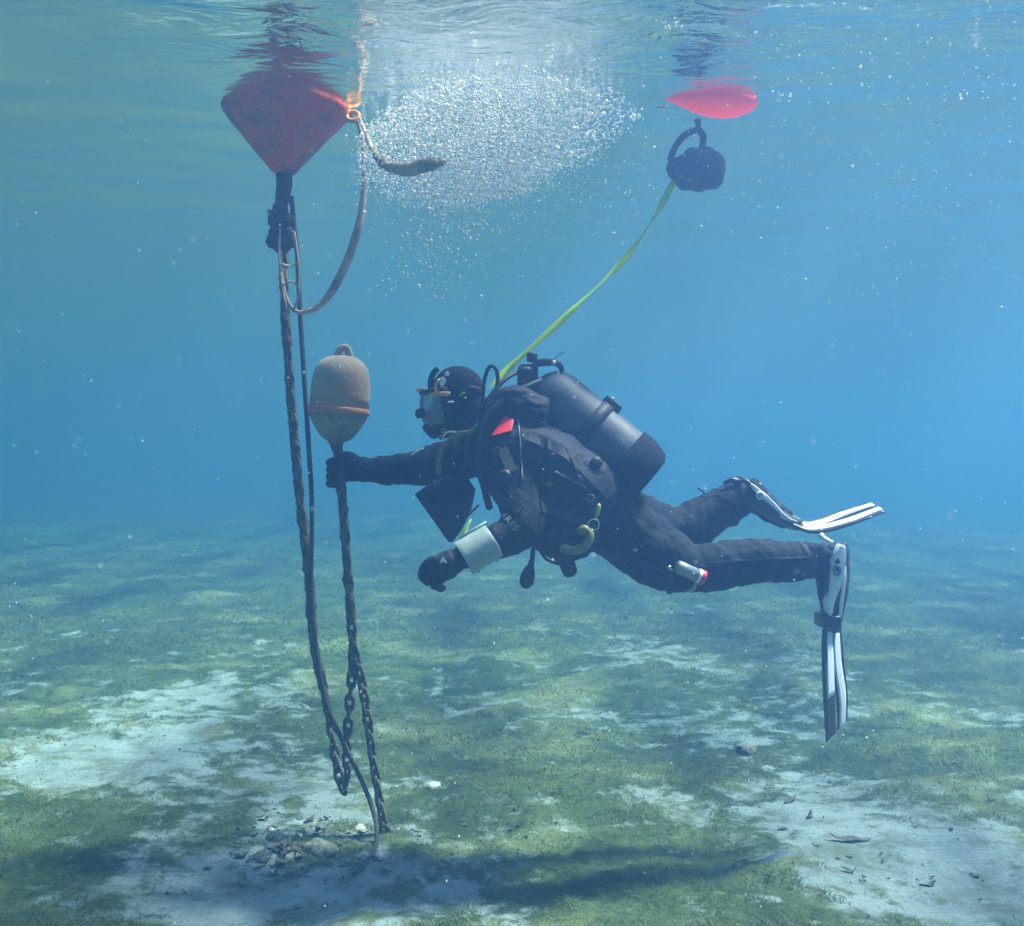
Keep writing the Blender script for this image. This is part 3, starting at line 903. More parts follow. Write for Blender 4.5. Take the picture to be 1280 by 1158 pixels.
for pp_, r_, ry_ in ((((1000, 700, 4.115), (1006, 699, 4.117)), 0.068, 1), (((468, 588, 4.4), (474, 588, 4.4)), 0.052, 1)):
    link('cuff', mesh_from(*tube([P(*q) for q in pp_], r_, 16, jitter=0.1, jscale=20)), M_STRAP, diver)
# shoulder toggle
tri = [surf(x_, y_, 0.016)[0] for x_, y_ in ((617, 548), (633, 524), (641, 528), (640, 541), (628, 544))]
V = tri + [p + Vector((0, 0.025, 0)) for p in tri]
n_ = len(tri)
Fc = [list(range(n_)), list(range(n_, 2 * n_))[::-1]] + [[i, i + n_, (i + 1) % n_ + n_, (i + 1) % n_] for i in range(n_)]
link('pull_handle', rounded((V, Fc), 0.004), M_REDTAG, diver)
# hoses
strip('inflator_hose', [(603, 506, 4.12), (605, 478, 4.10), (611, 460, 4.09), (618, 459, 4.09), (622, 470, 4.09), (620, 490, 4.1), (612, 520, 4.02), (606, 560, 3.97)], 0.0075, M_RUBBER, diver)
strip('corrugated_hose', [(700, 470, 4.18), (668, 480, 4.08), (630, 500, 4.02), (604, 530, 3.99), (598, 575, 3.97), (606, 612, 3.96), (612, 636, 3.95)], 0.014, M_RUBBER, diver)
strip('regulator_hose', [(655, 462, 4.22), (630, 476, 4.12), (596, 516, 4.06), (570, 540, 4.08), (550, 548, 4.12)], 0.008, M_RUBBER, diver)
strip('yellow_hose', [(598, 531, 4.02), (588, 540, 4.03), (572, 543, 4.05), (556, 556, 4.06), (549, 572, 4.06), (548, 592, 4.07)], 0.0095, M_HOSE_Y, diver)
strip('chrome_elbow', [(553, 549, 4.06), (556, 543, 4.055), (562, 540, 4.05), (570, 541, 4.05)], 0.005, M_STEEL, diver)
strip('drain_hose', [(668, 640, 3.96), (676, 690, 3.96), (694, 704, 3.96), (712, 702, 3.97), (730, 694, 3.98), (738, 682, 4.0)], 0.0055, M_RUBBER, diver)
# sleeve lettering
dirx = Vector((0.62, 0.05, -0.78)).normalized()
lp_, nrm = surf(629, 651, 0.0035); nrm = (nrm - dirx * nrm.dot(dirx)).normalized()
for ch_, x_, y_ in (('A', 631, 646), ('R', 635.5, 651), ('E', 640, 656), ('S', 644.5, 661)):
    lp_, nr_ = surf(x_, y_, 0.005)
    nr_ = (nr_ + Vector((0, -1.2, 0))).normalized()
    dx_ = (dirx - nr_ * dirx.dot(nr_)).normalized()
    link('sleeve_letter', text_mesh(ch_, 0.033, basis(dx_, nr_.cross(dx_), nr_, lp_), 0.0025), M_SLATE, diver)
strip('reflective_piping', [(514, 569, 4.345), (524, 563, 4.35), (530, 561, 4.35)], 0.0035, M_PRINT, diver)

# gloves (five fingers each)
def glove(palm, fingers, thumb, cuff, name='glove'):
    pr = [limb(cuff, 4, 14)]
    pr += palm
    for f in fingers: pr.append(limb(f, 4, 10))
    pr.append(limb(thumb, 4, 10))
    g = fuse(pr, 0.0032, 3)
    return link(name, wrinkle(g, 0.0016, 40), M_GLOVE, diver)
gd = 4.385
fing = []
for i, (y0, ln) in enumerate(((573, 0.94), (581, 1.0), (589, 1.0), (597, 0.88))):
    dy = i * 0.8
    fing.append([(439, y0, 4.43, 4.6), (428, y0 + 1 + dy, 4.452, 4.4), (417, y0 + 3 + dy, 4.44, 4.2), (411, y0 + 5 + dy, 4.408, 4.0), (414, y0 + 7 + dy, 4.382, 3.8), (424, y0 + 7 + dy, 4.374, 3.5)])
palm = [limb([(456, 586, 4.405, 11.5), (446, 585, 4.415, 13), (438, 585, 4.43, 12.5)]), limb([(446, 577, 4.42, 8), (438, 576, 4.43, 6.5)]), limb([(446, 594, 4.42, 8), (438, 596, 4.43, 6.5)])]
glove(palm, fing, [(448, 577, 4.39, 6.2), (438, 570, 4.37, 5.4), (428, 570, 4.365, 4.8), (419, 577, 4.365, 4.0)], [(476, 588, 4.40, 17), (462, 587, 4.40, 13.5), (450, 586, 4.405, 12)])
dn = 3.80
palm2 = [limb([(576, 698, dn + .02, 13), (563, 704, dn, 17), (551, 708, dn, 15)]), limb([(562, 697, dn - .01, 9), (548, 700, dn - .01, 7.5)]), limb([(566, 713, dn + .02, 9), (556, 720, dn + .02, 7.5)])]
fing2 = [[(549, 700, dn - .02, 6.2), (538, 702, dn - .03, 5.8), (530, 710, dn - .025, 5.4), (527, 720, dn - .01, 4.9), (531, 726, dn + .012, 4.4)],
         [(549, 706, dn - .01, 6.4), (538, 710, dn - .025, 6.0), (532, 719, dn - .02, 5.5), (533, 727, dn, 5.0), (540, 730, dn + .02, 4.5)],
         [(551, 713, dn + .01, 6.4), (542, 719, dn - .01, 6.0), (539, 727, dn, 5.6), (542, 732, dn + .018, 5.0), (548, 734, dn + .03, 4.5)],
         [(556, 720, dn + .025, 6.0), (549, 727, dn + .012, 5.5), (548, 733, dn + .02, 5.0), (551, 736, dn + .032, 4.6), (555, 735, dn + .04, 4.2)]]
glove(palm2, fing2, [(570, 700, dn + .03, 7.2), (558, 699, dn + .055, 6.4), (546, 706, dn + .065, 5.6), (538, 716, dn + .06, 4.8)], [(592, 690, 3.83, 19), (582, 695, 3.82, 17), (574, 699, 3.815, 14)])
def flat_poly(name, px_list, d, th, m, parent, bev=0.0):
    A = [P(x, y, d) for x, y in px_list]; n_ = len(A)
    V = A + [p + Vector((0, th, 0)) for p in A]
    Fc = [list(range(n_)), list(range(n_, 2 * n_))[::-1]] + [[i, i + n_, (i + 1) % n_ + n_, (i + 1) % n_] for i in range(n_)]
    me = rounded((V, Fc), bev) if bev else mesh_from(V, Fc, smooth=False)
    return link(name, me, m, parent)
flat_poly('glove_emblem', [(549.5, 704), (550.5, 700), (553.5, 696), (556, 700), (558.5, 704), (556, 704), (554, 701.5), (552, 704)], 3.745, 0.004, M_PRINT, diver)

# ------------------------------------------------------------------ full-face mask
mk = thing('dive_mask', P(550, 505, 4.2), 'clear full face dive mask with orange trim worn by the diver', 'mask')
# visor: curved shell around the face
V, Fc = [], []
nu, nv = 16, 10
for j in range(nv + 1):
    v = j / nv
    zc = 0.042 - v * 0.138
    bulge = 1.0 - 0.10 * (2 * v - 1) ** 2 - (0.16 if v > 0.8 else 0) * (v - 0.8) / 0.2
    for i in range(nu + 1):
        a = -1.5 + 3.0 * i / nu
        x = 0.000 - 0.140 * bulge * (abs(math.cos(a)) ** 0.55)
        y = 0.092 * (0.94 if v > 0.7 else 1) * (1 if a > 0 else -1) * (abs(math.sin(a)) ** 0.75)
        V.append(HC + hq @ Vector((x, y, zc)))
for j in range(nv):
    for i in range(nu):
        q = j * (nu + 1) + i
        Fc.append([q, q + 1, q + nu + 2, q + nu + 1])
vis = bake(mesh_from(V, Fc), [('SOLIDIFY', dict(thickness=0.003))])
link('visor', vis, M_VISOR, mk)
def edge(row): return [V[row * (nu + 1) + i] for i in range(nu + 1)]
link('frame', mesh_from(*tube(edge(0), 0.0075, 8)), M_RUBBER, mk)
link('frame', mesh_from(*tube(edge(nv), 0.0085, 8)), M_RUBBER, mk)
for i in (0, nu):
    link('side_seal', mesh_from(*tube([V[j * (nu + 1) + i] for j in range(nv + 1)], 0.011, 8)), M_RUBBER, mk)
H = lambda x, y, z: HC + hq @ Vector((x, y, z))
link('inner_mask', wrinkle(fuse([ball(H(-0.102, 0, -0.052), (0.030, 0.036, 0.034)), ball(H(-0.092, 0, -0.07), (0.03, 0.034, 0.03))], 0.005, 3), 0.001, 30), mat('grey_silicone', (0.16, 0.17, 0.18), (0.22, 0.23, 0.24), 20, 0.4), mk)
link('regulator_body', rounded(lathe([(0.012, -0.03), (0.034, -0.026), (0.038, 0.0), (0.034, 0.018), (0.02, 0.024)], H(-0.105, -0.005, -0.102), Vector((-0.7, 0, -0.7)), 20), 0.003), M_RUBBER, mk)
link('side_knob', mesh_from(*lathe([(0.010, -0.02), (0.018, -0.016), (0.019, 0.006), (0.012, 0.012)], P(524, 517, 4.13), Vector((-1, -0.5, 0)), 16)), M_RUBBER, mk)
link('brow_trim', mesh_from(*tube([H(-0.112, -0.06, 0.052), H(-0.132, -0.012, 0.054), H(-0.122, 0.04, 0.052)], [0.007, 0.010, 0.007], 8)), M_ORANGE, mk)
strip('brow_band', [(538, 494.5, 4.11), (548, 492.5, 4.095), (562, 492.5, 4.09)], 0.0085, M_ORANGE, mk)
strip('brow_band', [(546, 492, 4.10), (544.5, 484, 4.10), (547, 477, 4.10), (552, 474, 4.105)], 0.0065, M_ORANGE, mk)
flat_poly('reflector', [(551, 472), (554.5, 471), (557.5, 475), (556.5, 480), (552, 484), (549.5, 480.5)], 4.095, 0.008, M_PRINT, mk, 0.002)
flat_poly('reflector', [(555, 468), (558, 464.5), (562, 466), (561.5, 470), (557, 470.5)], 4.10, 0.008, M_PRINT, mk, 0.002)
strip('camera_arm', [(540, 491, 4.14), (538, 480, 4.13), (541, 468, 4.13), (547, 461, 4.13)], 0.011, M_RUBBER, mk, (0.6, 1))
strip('head_strap', [(577, 492, 4.10), (590, 486, 4.105), (602, 490, 4.13)], 0.012, M_RUBBER, mk, (0.3, 1))
strip('strap_buckle', [(575, 495, 4.088), (580, 491.5, 4.088)], 0.0055, M_HOSE_Y, mk)
strip('strap_clip', [(560, 503, 4.088), (567, 502.6, 4.088)], 0.0035, M_PRINT, mk)

# ------------------------------------------------------------------ tank
TD = 4.12
t0, t1 = P(666, 480, TD + 0.05), P(806, 596, TD)
tdir = (t1 - t0).normalized(); TL = (t1 - t0).length; tr_ = 0.121
tank = thing('scuba_tank', t0, 'dark grey scuba cylinder strapped on the diver\'s back', 'tank')
pf = [(0.018, 0.0), (0.03, 0.005), (0.065, 0.016), (0.095, 0.038), (0.113, 0.07), (tr_, 0.11), (tr_, TL - 0.1), (tr_, TL - 0.04), (0.10, TL - 0.008), (0.05, TL)]
link('cylinder', mesh_from(*lathe(pf, t0, tdir, 48)), M_TANK, tank)
M_NET = mat('net_boot', (0.007, 0.007, 0.016), (0.014, 0.014, 0.026), 90, 0.9, 0.9, 160, spec=0.2)
bt = [(tr_ + 0.004, TL * 0.80), (tr_ + 0.009, TL * 0.80 + 0.004), (tr_ + 0.010, TL - 0.05), (tr_ - 0.006, TL + 0.004), (0.09, TL + 0.022), (0.03, TL + 0.026)]
link('boot', mesh_from(*lathe(bt, t0, tdir, 40, 0.01)), M_NET, tank)
cb = [(tr_ + 0.003, TL * 0.46), (tr_ + 0.008, TL * 0.465), (tr_ + 0.008, TL * 0.545), (tr_ + 0.003, TL * 0.55)]
band_o = link('cam_band', mesh_from(*lathe(cb, t0, tdir, 40)), M_RUBBER, tank)
bq = Vector((1, 0, 0)).rotation_difference(tdir)
outw = Vector((0.66, -0.12, 0.74)); outw = (outw - tdir * outw.dot(tdir)).normalized()
bk = t0 + tdir * TL * 0.515 + outw * (tr_ + 0.012)
link('band_buckle', rounded(box(bk, (0.075, 0.05, 0.028), basis(tdir, outw.cross(tdir), outw, (0, 0, 0)).to_quaternion()), 0.005), M_RUBBER, band_o)
link('buckle_pin', mesh_from(*tube([bk + outw * 0.015 - tdir * 0.02, bk + outw * 0.016 - tdir * 0.006], 0.005, 8)), M_STEEL, band_o)
vb = t0 - tdir * 0.01
valve_o = link('valve', rounded(join(tube([vb + tdir * 0.02, vb - tdir * 0.045], [0.02, 0.018], 14), box(P(661, 466, TD + .04), (0.07, 0.06, 0.06))), 0.005), M_RUBBER, tank)
link('first_stage', mesh_from(*lathe([(0.01, -0.05), (0.026, -0.045), (0.028, 0.0), (0.024, 0.006), (0.029, 0.01), (0.029, 0.03), (0.015, 0.038)], P(656, 470, TD + .02), Vector((0.1, -0.3, 1)), 20)), M_RUBBER, tank)
link('valve_knob', mesh_from(*lathe([(0.014, -0.018), (0.020, -0.016), (0.021, 0.012), (0.016, 0.018)], P(665, 447, TD + .03), Vector((0, 0, 1)), 14)), M_RUBBER, valve_o)
link('valve_bar', mesh_from(*tube([P(668, 455, TD + .03), P(680, 453, TD), P(693, 453, TD), P(700, 457, TD), P(703, 464, TD)], [0.014, 0.015, 0.014, 0.012, 0.010], 10)), M_RUBBER, valve_o)
link('valve_nut', mesh_from(*ball(P(692, 454, TD - 0.02), 0.010)), M_STEEL, valve_o)
link('tie_end', mesh_from(*tube(catmull([P(692, 452, TD), P(697, 445, TD), P(706, 440, TD)], 4), 0.002, 6)), M_RUBBER, valve_o)

# ------------------------------------------------------------------ fins
M_BLADE = mat('fin_black', (0.012, 0.012, 0.016), (0.02, 0.02, 0.025), 20, 0.4, 0.1, 100)
def rail(pts, r): return mesh_from(*tube(catmull(pts, 6), r, 8))
def make_fin(label, spine, w_dir, wprof, pocket, boss, strap, flipn=1, asym=False):
    """spine: list of (px,py,d) from the pocket's front to the tip"""
    f = thing('fin', P(*spine[0]), label, 'fin', 'white and black split fins on the diver\'s feet')
    link('foot_pocket', wrinkle(fuse([limb(q) for q in pocket], 0.006, 4), 0.0015, 30), M_BLADE, f)
    sp = [Vector(p) for p in catmull([P(*q) for q in spine], 8)]
    n = len(sp)
    w_dir = Vector(w_dir).normalized()
    def wid(t): return np.interp(t, [a for a, b in wprof], [b for a, b in wprof])
    _, T, _ = frames(sp)
    def pt(i, s, h=0.0):
        w = (w_dir - T[i] * w_dir.dot(T[i])).normalized()
        nn = T[i].cross(w) * flipn
        return sp[i] + w * s * wid(i / (n - 1)) + nn * h
    def sheet(s0, s1, i0, i1, th, h):
        V, Fc = [], []
        m = 4
        for i in range(i0, i1 + 1):
            a_, b_ = s0(i / (n - 1)), s1(i / (n - 1))
            for q in range(m + 1):
                s = a_ + (b_ - a_) * q / m
                V.append(pt(i, s, h + th / 2))
            for q in range(m, -1, -1):
                s = a_ + (b_ - a_) * q / m
                V.append(pt(i, s, h - th / 2))
        c = 2 * (m + 1)
        for i in range(i1 - i0):
            for q in range(c):
                Fc.append([i * c + q, i * c + (q + 1) % c, (i + 1) * c + (q + 1) % c, (i + 1) * c + q])
        Fc.append(list(range(c))[::-1]); Fc.append([(i1 - i0) * c + q for q in range(c)])
        return mesh_from(V, Fc)
    split = lambda t: 0.02 + 0.16 * max(0, t - 0.35)
    link('blade', sheet(lambda t: -1, lambda t: 1, 0, int(n * .42), 0.012, 0), M_BLADE, f)
    link('blade_half', sheet(lambda t: -1, lambda t: -split(t), int(n * .42), n - 1, 0.005, 0), M_BLADE, f)
    link('blade_half', sheet(lambda t: split(t), lambda t: 1, int(n * .42), n - 1, 0.005, 0), M_BLADE, f)
    for sd in (-1, 1):
        e0, e1_ = (.18, .66) if (sd < 0 and asym) else (.20, .985)
        link('white_panel', sheet(lambda t: sd * (0.80 - 0.16 * abs(t - .5) + 0.05 * math.sin(t * 11)), lambda t: sd * (split(t) + 0.10 + 0.06 * math.sin(t * 9 + 1)), int(n * e0), int(n * e1_), 0.0125, 0), M_WHITE, f)
        link('side_rail', mesh_from(*tube([pt(i, sd * 1.0) for i in range(0, int(n * .9))], [0.009 - 0.006 * i / n for i in range(0, int(n * .9))], 8)), M_BLADE, f)
    return f
near_sp = [(1040, 770, 4.12), (1040, 800, 4.11), (1042, 840, 4.10), (1045, 880, 4.11), (1046, 914, 4.14)]
fa = make_fin('white and black split fin pointing straight down below the diver\'s nearer foot', near_sp, (0.64, 0.77, 0),
              [(0, .050), (.1, .062), (.3, .078), (.7, .098), (1, .092)],
              [[(1046, 684, 4.12, 15), (1044, 712, 4.12, 18), (1042, 742, 4.12, 17), (1040, 772, 4.12, 13), (1040, 790, 4.12, 9)],
               [(1044, 702, 4.07, 9), (1041, 745, 4.07, 10), (1040, 778, 4.08, 9)], [(1044, 702, 4.17, 9), (1041, 745, 4.17, 10), (1040, 778, 4.16, 9)]], None, None, asym=True)
flat_poly('white_side_panel', [(1052, 681), (1057.5, 684), (1058, 700), (1056, 718), (1052, 733), (1047, 744), (1043, 756), (1041, 768), (1038, 771), (1035, 764), (1034, 752), (1038, 741), (1040, 727), (1041, 712), (1041, 702), (1046, 692)], 4.022, 0.06, M_WHITE, fa, 0.004)
flat_poly('white_side_strip', [(1058, 708), (1059, 722), (1056, 745), (1053, 768), (1050, 778), (1048, 772), (1050, 750), (1054, 728)], 4.045, 0.06, M_WHITE, fa, 0.003)
flat_poly('toe_band', [(1030, 771), (1052, 770), (1053, 786), (1030, 788)], 4.03, 0.14, M_BLADE, fa, 0.008)
bp_ = P(1046, 713, 4.018)
link('strap_boss', mesh_from(*tube([bp_ + Vector((math.cos(t) * 0.0125, -0.004, math.sin(t) * 0.018)) for t in np.linspace(0, 2 * math.pi, 17)], 0.0045, 8, False)), mat('boss_grey', (0.10, 0.11, 0.14), (0.16, 0.17, 0.2), 20, 0.4), fa)
link('strap_pin', mesh_from(*ball(bp_ + Vector((0.001, -0.003, 0.003)), (0.005, 0.006, 0.008), 10, 8)), M_BLADE, fa)
link('heel_strap', mesh_from(*tube(catmull([P(1046, 704, 4.022), P(1051, 690, 4.04), P(1057, 680, 4.12), P(1050, 690, 4.19)], 6), 0.011, 8, flat=(0.4, 1))), M_BLADE, fa)
link('pull_loop', mesh_from(*join(tube(catmull([P(1025, 668, 4.09), P(1030, 673, 4.08), P(1037, 677, 4.07), P(1041, 678, 4.07)], 5), [0.010] * 5 + [0.009] * 5 + [0.007] * 6, 8, flat=(0.5, 1)), tube([P(1031, 674, 4.08), P(1028, 681, 4.08)], 0.006, 8))), M_PRINT, fa)
far_sp = [(986, 652, 4.38), (1008, 659, 4.38), (1032, 656, 4.38), (1062, 646, 4.38), (1096, 634, 4.38)]
fb = make_fin('white and black split fin trailing level behind the diver\'s farther raised foot', far_sp, (0.05, 0.97, 0.19),
              [(0, .050), (.1, .060), (.3, .076), (.7, .098), (1, .092)],
              [[(930, 614, 4.4, 15), (945, 622, 4.4, 17), (962, 636, 4.4, 15), (980, 648, 4.4, 11), (1000, 657, 4.39, 8)],
               [(940, 622, 4.35, 10), (965, 640, 4.35, 9), (990, 654, 4.36, 8)], [(940, 622, 4.45, 10), (965, 638, 4.45, 9), (990, 652, 4.44, 8)]], None, None)
flat_poly('white_side_panel', [(938, 604), (944, 607), (958, 618), (970, 630), (978, 640), (988, 648), (999, 652.5), (988, 652.5), (976, 648), (966, 638), (954, 626), (945, 617), (940, 611)], 4.325, 0.05, M_WHITE, fb, 0.003)
bp_ = P(950, 620, 4.325)
link('strap_boss', mesh_from(*tube([bp_ + Vector((math.cos(t) * 0.013, -0.004, math.sin(t) * 0.013)) for t in np.linspace(0, 2 * math.pi, 17)], 0.0045, 8, False)), M_WHITE, fb)
link('heel_strap', mesh_from(*tube(catmull([P(948, 616, 4.33), P(932, 602, 4.34), P(920, 598, 4.40), P(930, 606, 4.46)], 6), 0.011, 8, flat=(0.4, 1))), M_BLADE, fb)
link('pull_loop', mesh_from(*tube([P(926, 603, 4.36), P(914, 600, 4.36), P(905, 604, 4.36)], [0.014, 0.013, 0.008], 8)), M_BLADE, fb)
strip('ankle_tab', [(884, 622, 4.37), (878, 614, 4.37), (872, 610, 4.37)], 0.004, M_RUBBER, diver)

# ------------------------------------------------------------------ carried gear
# wrist slate: plate bent round the near forearm
A, B = P(579, 700, 3.82), P(617, 677, 3.84)
axd = (B - A).normalized()
e1 = Vector((0, -1, 0)); e1 = (e1 - axd * e1.dot(axd)).normalized()
e2 = axd.cross(e1)
if e2.z < 0: e2 = -e2
V, Fc = [], []
nu_, nv_ = 14, 8
for j in range(nv_ + 1):
    for th in (0.068, 0.064):
        for i in range(nu_ + 1):
            a = R(-62 + 150 * i / nu_)
            u = j / nv_
            V.append(A + axd * (u * (B - A).length) + (e1 * math.cos(a) + e2 * math.sin(a)) * th)
w_ = nu_ + 1
for j in range(nv_):
    o_ = j * 2 * w_
    for i in range(nu_):
        Fc.append([o_ + i, o_ + i + 1, o_ + 2 * w_ + i + 1, o_ + 2 * w_ + i])
        Fc.append([o_ + w_ + i + 1, o_ + w_ + i, o_ + 3 * w_ + i, o_ + 3 * w_ + i + 1])
    Fc.append([o_, o_ + 2 * w_, o_ + 3 * w_, o_ + w_]); Fc.append([o_ + nu_, o_ + w_ + nu_, o_ + 3 * w_ + nu_, o_ + 2 * w_ + nu_])
for o_, fl_ in ((0, 1), (nv_ * 2 * w_, -1)):
    for i in range(nu_):
        q = [o_ + i, o_ + w_ + i, o_ + w_ + i + 1, o_ + i + 1]
        Fc.append(q if fl_ > 0 else q[::-1])
sl = thing('wrist_slate', A, 'curved white writing slate strapped round the diver\'s nearer wrist', 'slate')
link('plate', bake(mesh_from(V, Fc), [('BEVEL', dict(width=0.0015, segments=2, limit_method='ANGLE'))]), M_SLATE, sl)
for u in (0.2, 0.8):
    c_ = A + axd * (u * (B - A).length)
    link('elastic_band', mesh_from(*tube([c_ + (e1 * math.cos(t) + e2 * math.sin(t)) * 0.063 for t in np.linspace(R(80), R(300), 14)], 0.004, 6)), M_RUBBER, sl)
link('pencil', mesh_from(*tube([A + axd * 0.03 + e2 * 0.070 + e1 * 0.01, A + axd * 0.135 + e2 * 0.071 + e1 * 0.012], 0.0055, 8)), M_SLATE, sl)
cd = thing('slate_cord', P(580, 662, 3.83), 'thin bright yellow green cord loop standing above the white wrist slate', 'cord')
for pp in ([(577, 673, 3.83), (580, 664, 3.83), (585, 655, 3.84), (589, 650, 3.85)], [(576, 673, 3.82), (581, 667, 3.82), (584, 661, 3.83), (587, 652, 3.84)]):
    link('strand', mesh_from(*tube(catmull([P(*q) for q in pp], 5), 0.0032, 6)), M_TAPE, cd)

# dark flat pouch hanging under the far arm
pch = thing('hanging_pouch', P(555, 640, 4.30), 'dark square flat pouch hanging under the diver\'s outstretched arm', 'pouch')
def slab(px_list, d, th, tilt, bev):
    A = [P(x, y, d + tilt * (x - 550) / 40) for x, y in px_list]; n_ = len(A)
    V = A + [p + Vector((0.01, th, 0)) for p in A]
    Fc = [list(range(n_)), list(range(n_, 2 * n_))[::-1]] + [[i, i + n_, (i + 1) % n_ + n_, (i + 1) % n_] for i in range(n_)]
    return rounded((V, Fc), bev, 3)
link('pouch_body', slab([(517, 618), (534, 606), (556, 596), (582, 598), (592, 612), (586, 640), (574, 664), (562, 680), (556, 673), (540, 650)], 4.26, 0.035, 0.03, 0.008), M_RUBBER, pch)
link('flap', slab([(528, 616), (552, 602), (578, 604), (584, 618), (560, 628), (538, 630)], 4.245, 0.02, 0.03, 0.004), M_SUIT, pch)
link('hang_strap', mesh_from(*tube([P(572, 602, 4.27), P(580, 585, 4.25), P(590, 570, 4.2)], 0.009, 8)), M_RUBBER, pch)
strip('clip_cord', [(582, 648, 4.2), (590, 640, 4.1), (598, 632, 4.02)], 0.004, M_RUBBER, pch)

# yellow spare regulator with its ring-shaped hose
oc = thing('spare_regulator', P(722, 672, 3.9), 'yellow spare regulator with a curled hose at the diver\'s waist', 'regulator')
link('curled_hose', mesh_from(*tube(catmull([P(701, 683, 3.90), P(712, 688, 3.885), P(724, 687, 3.88), P(734, 680, 3.88), P(737, 669, 3.885), P(731, 662, 3.89), P(722, 665, 3.895)], 6), [0.010] + [0.0165] * 34 + [0.012] * 2, 12)), M_HOSE_Y, oc)
link('second_stage', mesh_from(*lathe([(0.012, -0.02), (0.030, -0.016), (0.032, 0.008), (0.022, 0.016)], P(715, 672, 3.92), Vector((-0.2, -1, 0.3)), 18)), M_RUBBER, oc)
cl = thing('bolt_snap', P(744, 648, 3.92), 'small yellow and orange clip with a steel ring on the diver\'s hip', 'clip')
link('clip_body', mesh_from(*tube(catmull([P(749, 630, 3.90), P(747, 640, 3.90), P(745, 646, 3.90)], 4), [0.004] + [0.0085] * 6 + [0.007] * 2, 10)), M_YELLOW, cl)
link('swivel', mesh_from(*ball(P(745, 648, 3.90), 0.0065)), M_ORANGE, cl)
rg = P(742, 656, 3.90)
link('steel_ring', mesh_from(*tube([rg + Vector((math.cos(t) * 0.020, -0.006 * math.sin(t), math.sin(t) * 0.020)) for t in np.linspace(0, 2 * math.pi, 21)], 0.0028, 8, False)), M_STEEL, cl)

# dangling gauge and console
gg = thing('pressure_gauge', P(665, 690, 3.98), 'black teardrop gauge dangling straight down below the diver\'s chest', 'gauge')
link('hose', mesh_from(*tube(catmull([P(672, 655, 3.98), P(667, 684, 3.96), P(665, 700, 3.96), P(662, 714, 3.96)], 5), [0.0085] * 6 + [0.009] * 5 + [0.012] * 5, 10)), M_RUBBER, gg)
link('gauge_head', mesh_from(*tube(catmull([P(663, 708, 3.96), P(660, 719, 3.96), P(658, 728, 3.96), P(657, 735, 3.96)], 5), [0.014, 0.017, 0.02, 0.0225, 0.024, 0.0255, 0.0265, 0.027, 0.027, 0.0265, 0.026, 0.025, 0.023, 0.021, 0.017, 0.012], 14, flat=(0.75, 1))), M_RUBBER, gg)
cn = thing('gauge_console', P(705, 695, 3.97), 'black oblong instrument console hanging below the diver\'s waist', 'console')
link('console_body', mesh_from(*tube(catmull([P(697, 682, 3.97), P(704, 694, 3.96), P(710, 708, 3.96), P(714, 720, 3.96)], 5), [0.014, 0.02, 0.025, 0.027, 0.028, 0.029, 0.029, 0.029, 0.029, 0.029, 0.029, 0.028, 0.028, 0.027, 0.025, 0.019], 14, flat=(0.6, 1))), M_RUBBER, cn)
link('hose', mesh_from(*tube(catmull([P(672, 684, 3.98), P(684, 694, 3.97), P(698, 701, 3.97)], 5), 0.006, 8)), M_RUBBER, cn)

# torch strapped to the thigh
tc_ = thing('thigh_torch', P(858, 713, 3.93), 'silver cylindrical torch with a red and white band strapped on the diver\'s thigh', 'torch')
a_, b_ = P(846, 708, 3.925), P(873, 720, 3.93)
td_ = (b_ - a_).normalized(); tl_ = (b_ - a_).length
M_TORCH = mat('torch_grey', (0.22, 0.24, 0.28), (0.30, 0.32, 0.36), 20, 0.35, 0.1, 80, metal=0.3)
link('barrel', mesh_from(*lathe([(0.012, -0.004), (0.022, 0.0), (0.024, 0.01), (0.024, tl_)], a_, td_, 20)), M_TORCH, tc_)
link('white_band', mesh_from(*lathe([(0.0255, 0), (0.0265, 0.002), (0.0265, 0.010), (0.0255, 0.012)], a_ + td_ * (tl_ - 0.004), td_, 20)), M_PRINT, tc_)
link('red_head', mesh_from(*lathe([(0.025, 0), (0.027, 0.003), (0.027, 0.014), (0.020, 0.018)], a_ + td_ * (tl_ + 0.008), td_, 20)), M_REDTAG, tc_)
link('end_button', mesh_from(*ball(P(836.5, 709, 3.91), (0.009, 0.008, 0.006))), M_STEEL, tc_)
link('strap_tail', mesh_from(*tube([P(838, 712, 3.93), P(837, 727, 3.94), P(837, 742, 3.96)], 0.011, 8, flat=(0.4, 1))), M_RUBBER, tc_)
link('strap', mesh_from(*tube(catmull([P(874, 712, 3.92), P(870, 728, 3.925), P(866, 737, 3.95), P(862, 739, 3.98)], 5), 0.008, 8, flat=(0.4, 1))), M_TORCH, tc_)

# ------------------------------------------------------------------ exhaled bubbles
def ico(sub):
    bm = bmesh.new(); bmesh.ops.create_icosphere(bm, subdivisions=sub, radius=1)
    V = np.array([v.co[:] for v in bm.verts]); Fc = np.array([[v.index for v in f.verts] for f in bm.faces]); bm.free()
    return V, Fc
def cloud(name, centers, radii, sub, m, squash=0.0):
    v, f = ico(sub)
    n = len(centers)
    C = np.array(centers); r = np.array(radii)
    st = 1 + squash * rng.uniform(-1, 1, (n, 1, 3))
    VV = (v[None] * r[:, None, None] * st + C[:, None]).reshape(-1, 3)
    FF = (f[None] + (np.arange(n) * len(v))[:, None, None]).reshape(-1, 3)
    me = bpy.data.meshes.new(name)
    me.vertices.add(len(VV)); me.vertices.foreach_set('co', VV.ravel())
    me.loops.add(FF.size); me.loops.foreach_set('vertex_index', FF.ravel())
    me.polygons.add(len(FF)); me.polygons.foreach_set('loop_start', np.arange(len(FF)) * 3)
    me.polygons.foreach_set('use_smooth', [True] * len(FF))
    me.update(calc_edges=True); me.validate()
    return link(name, me, m)
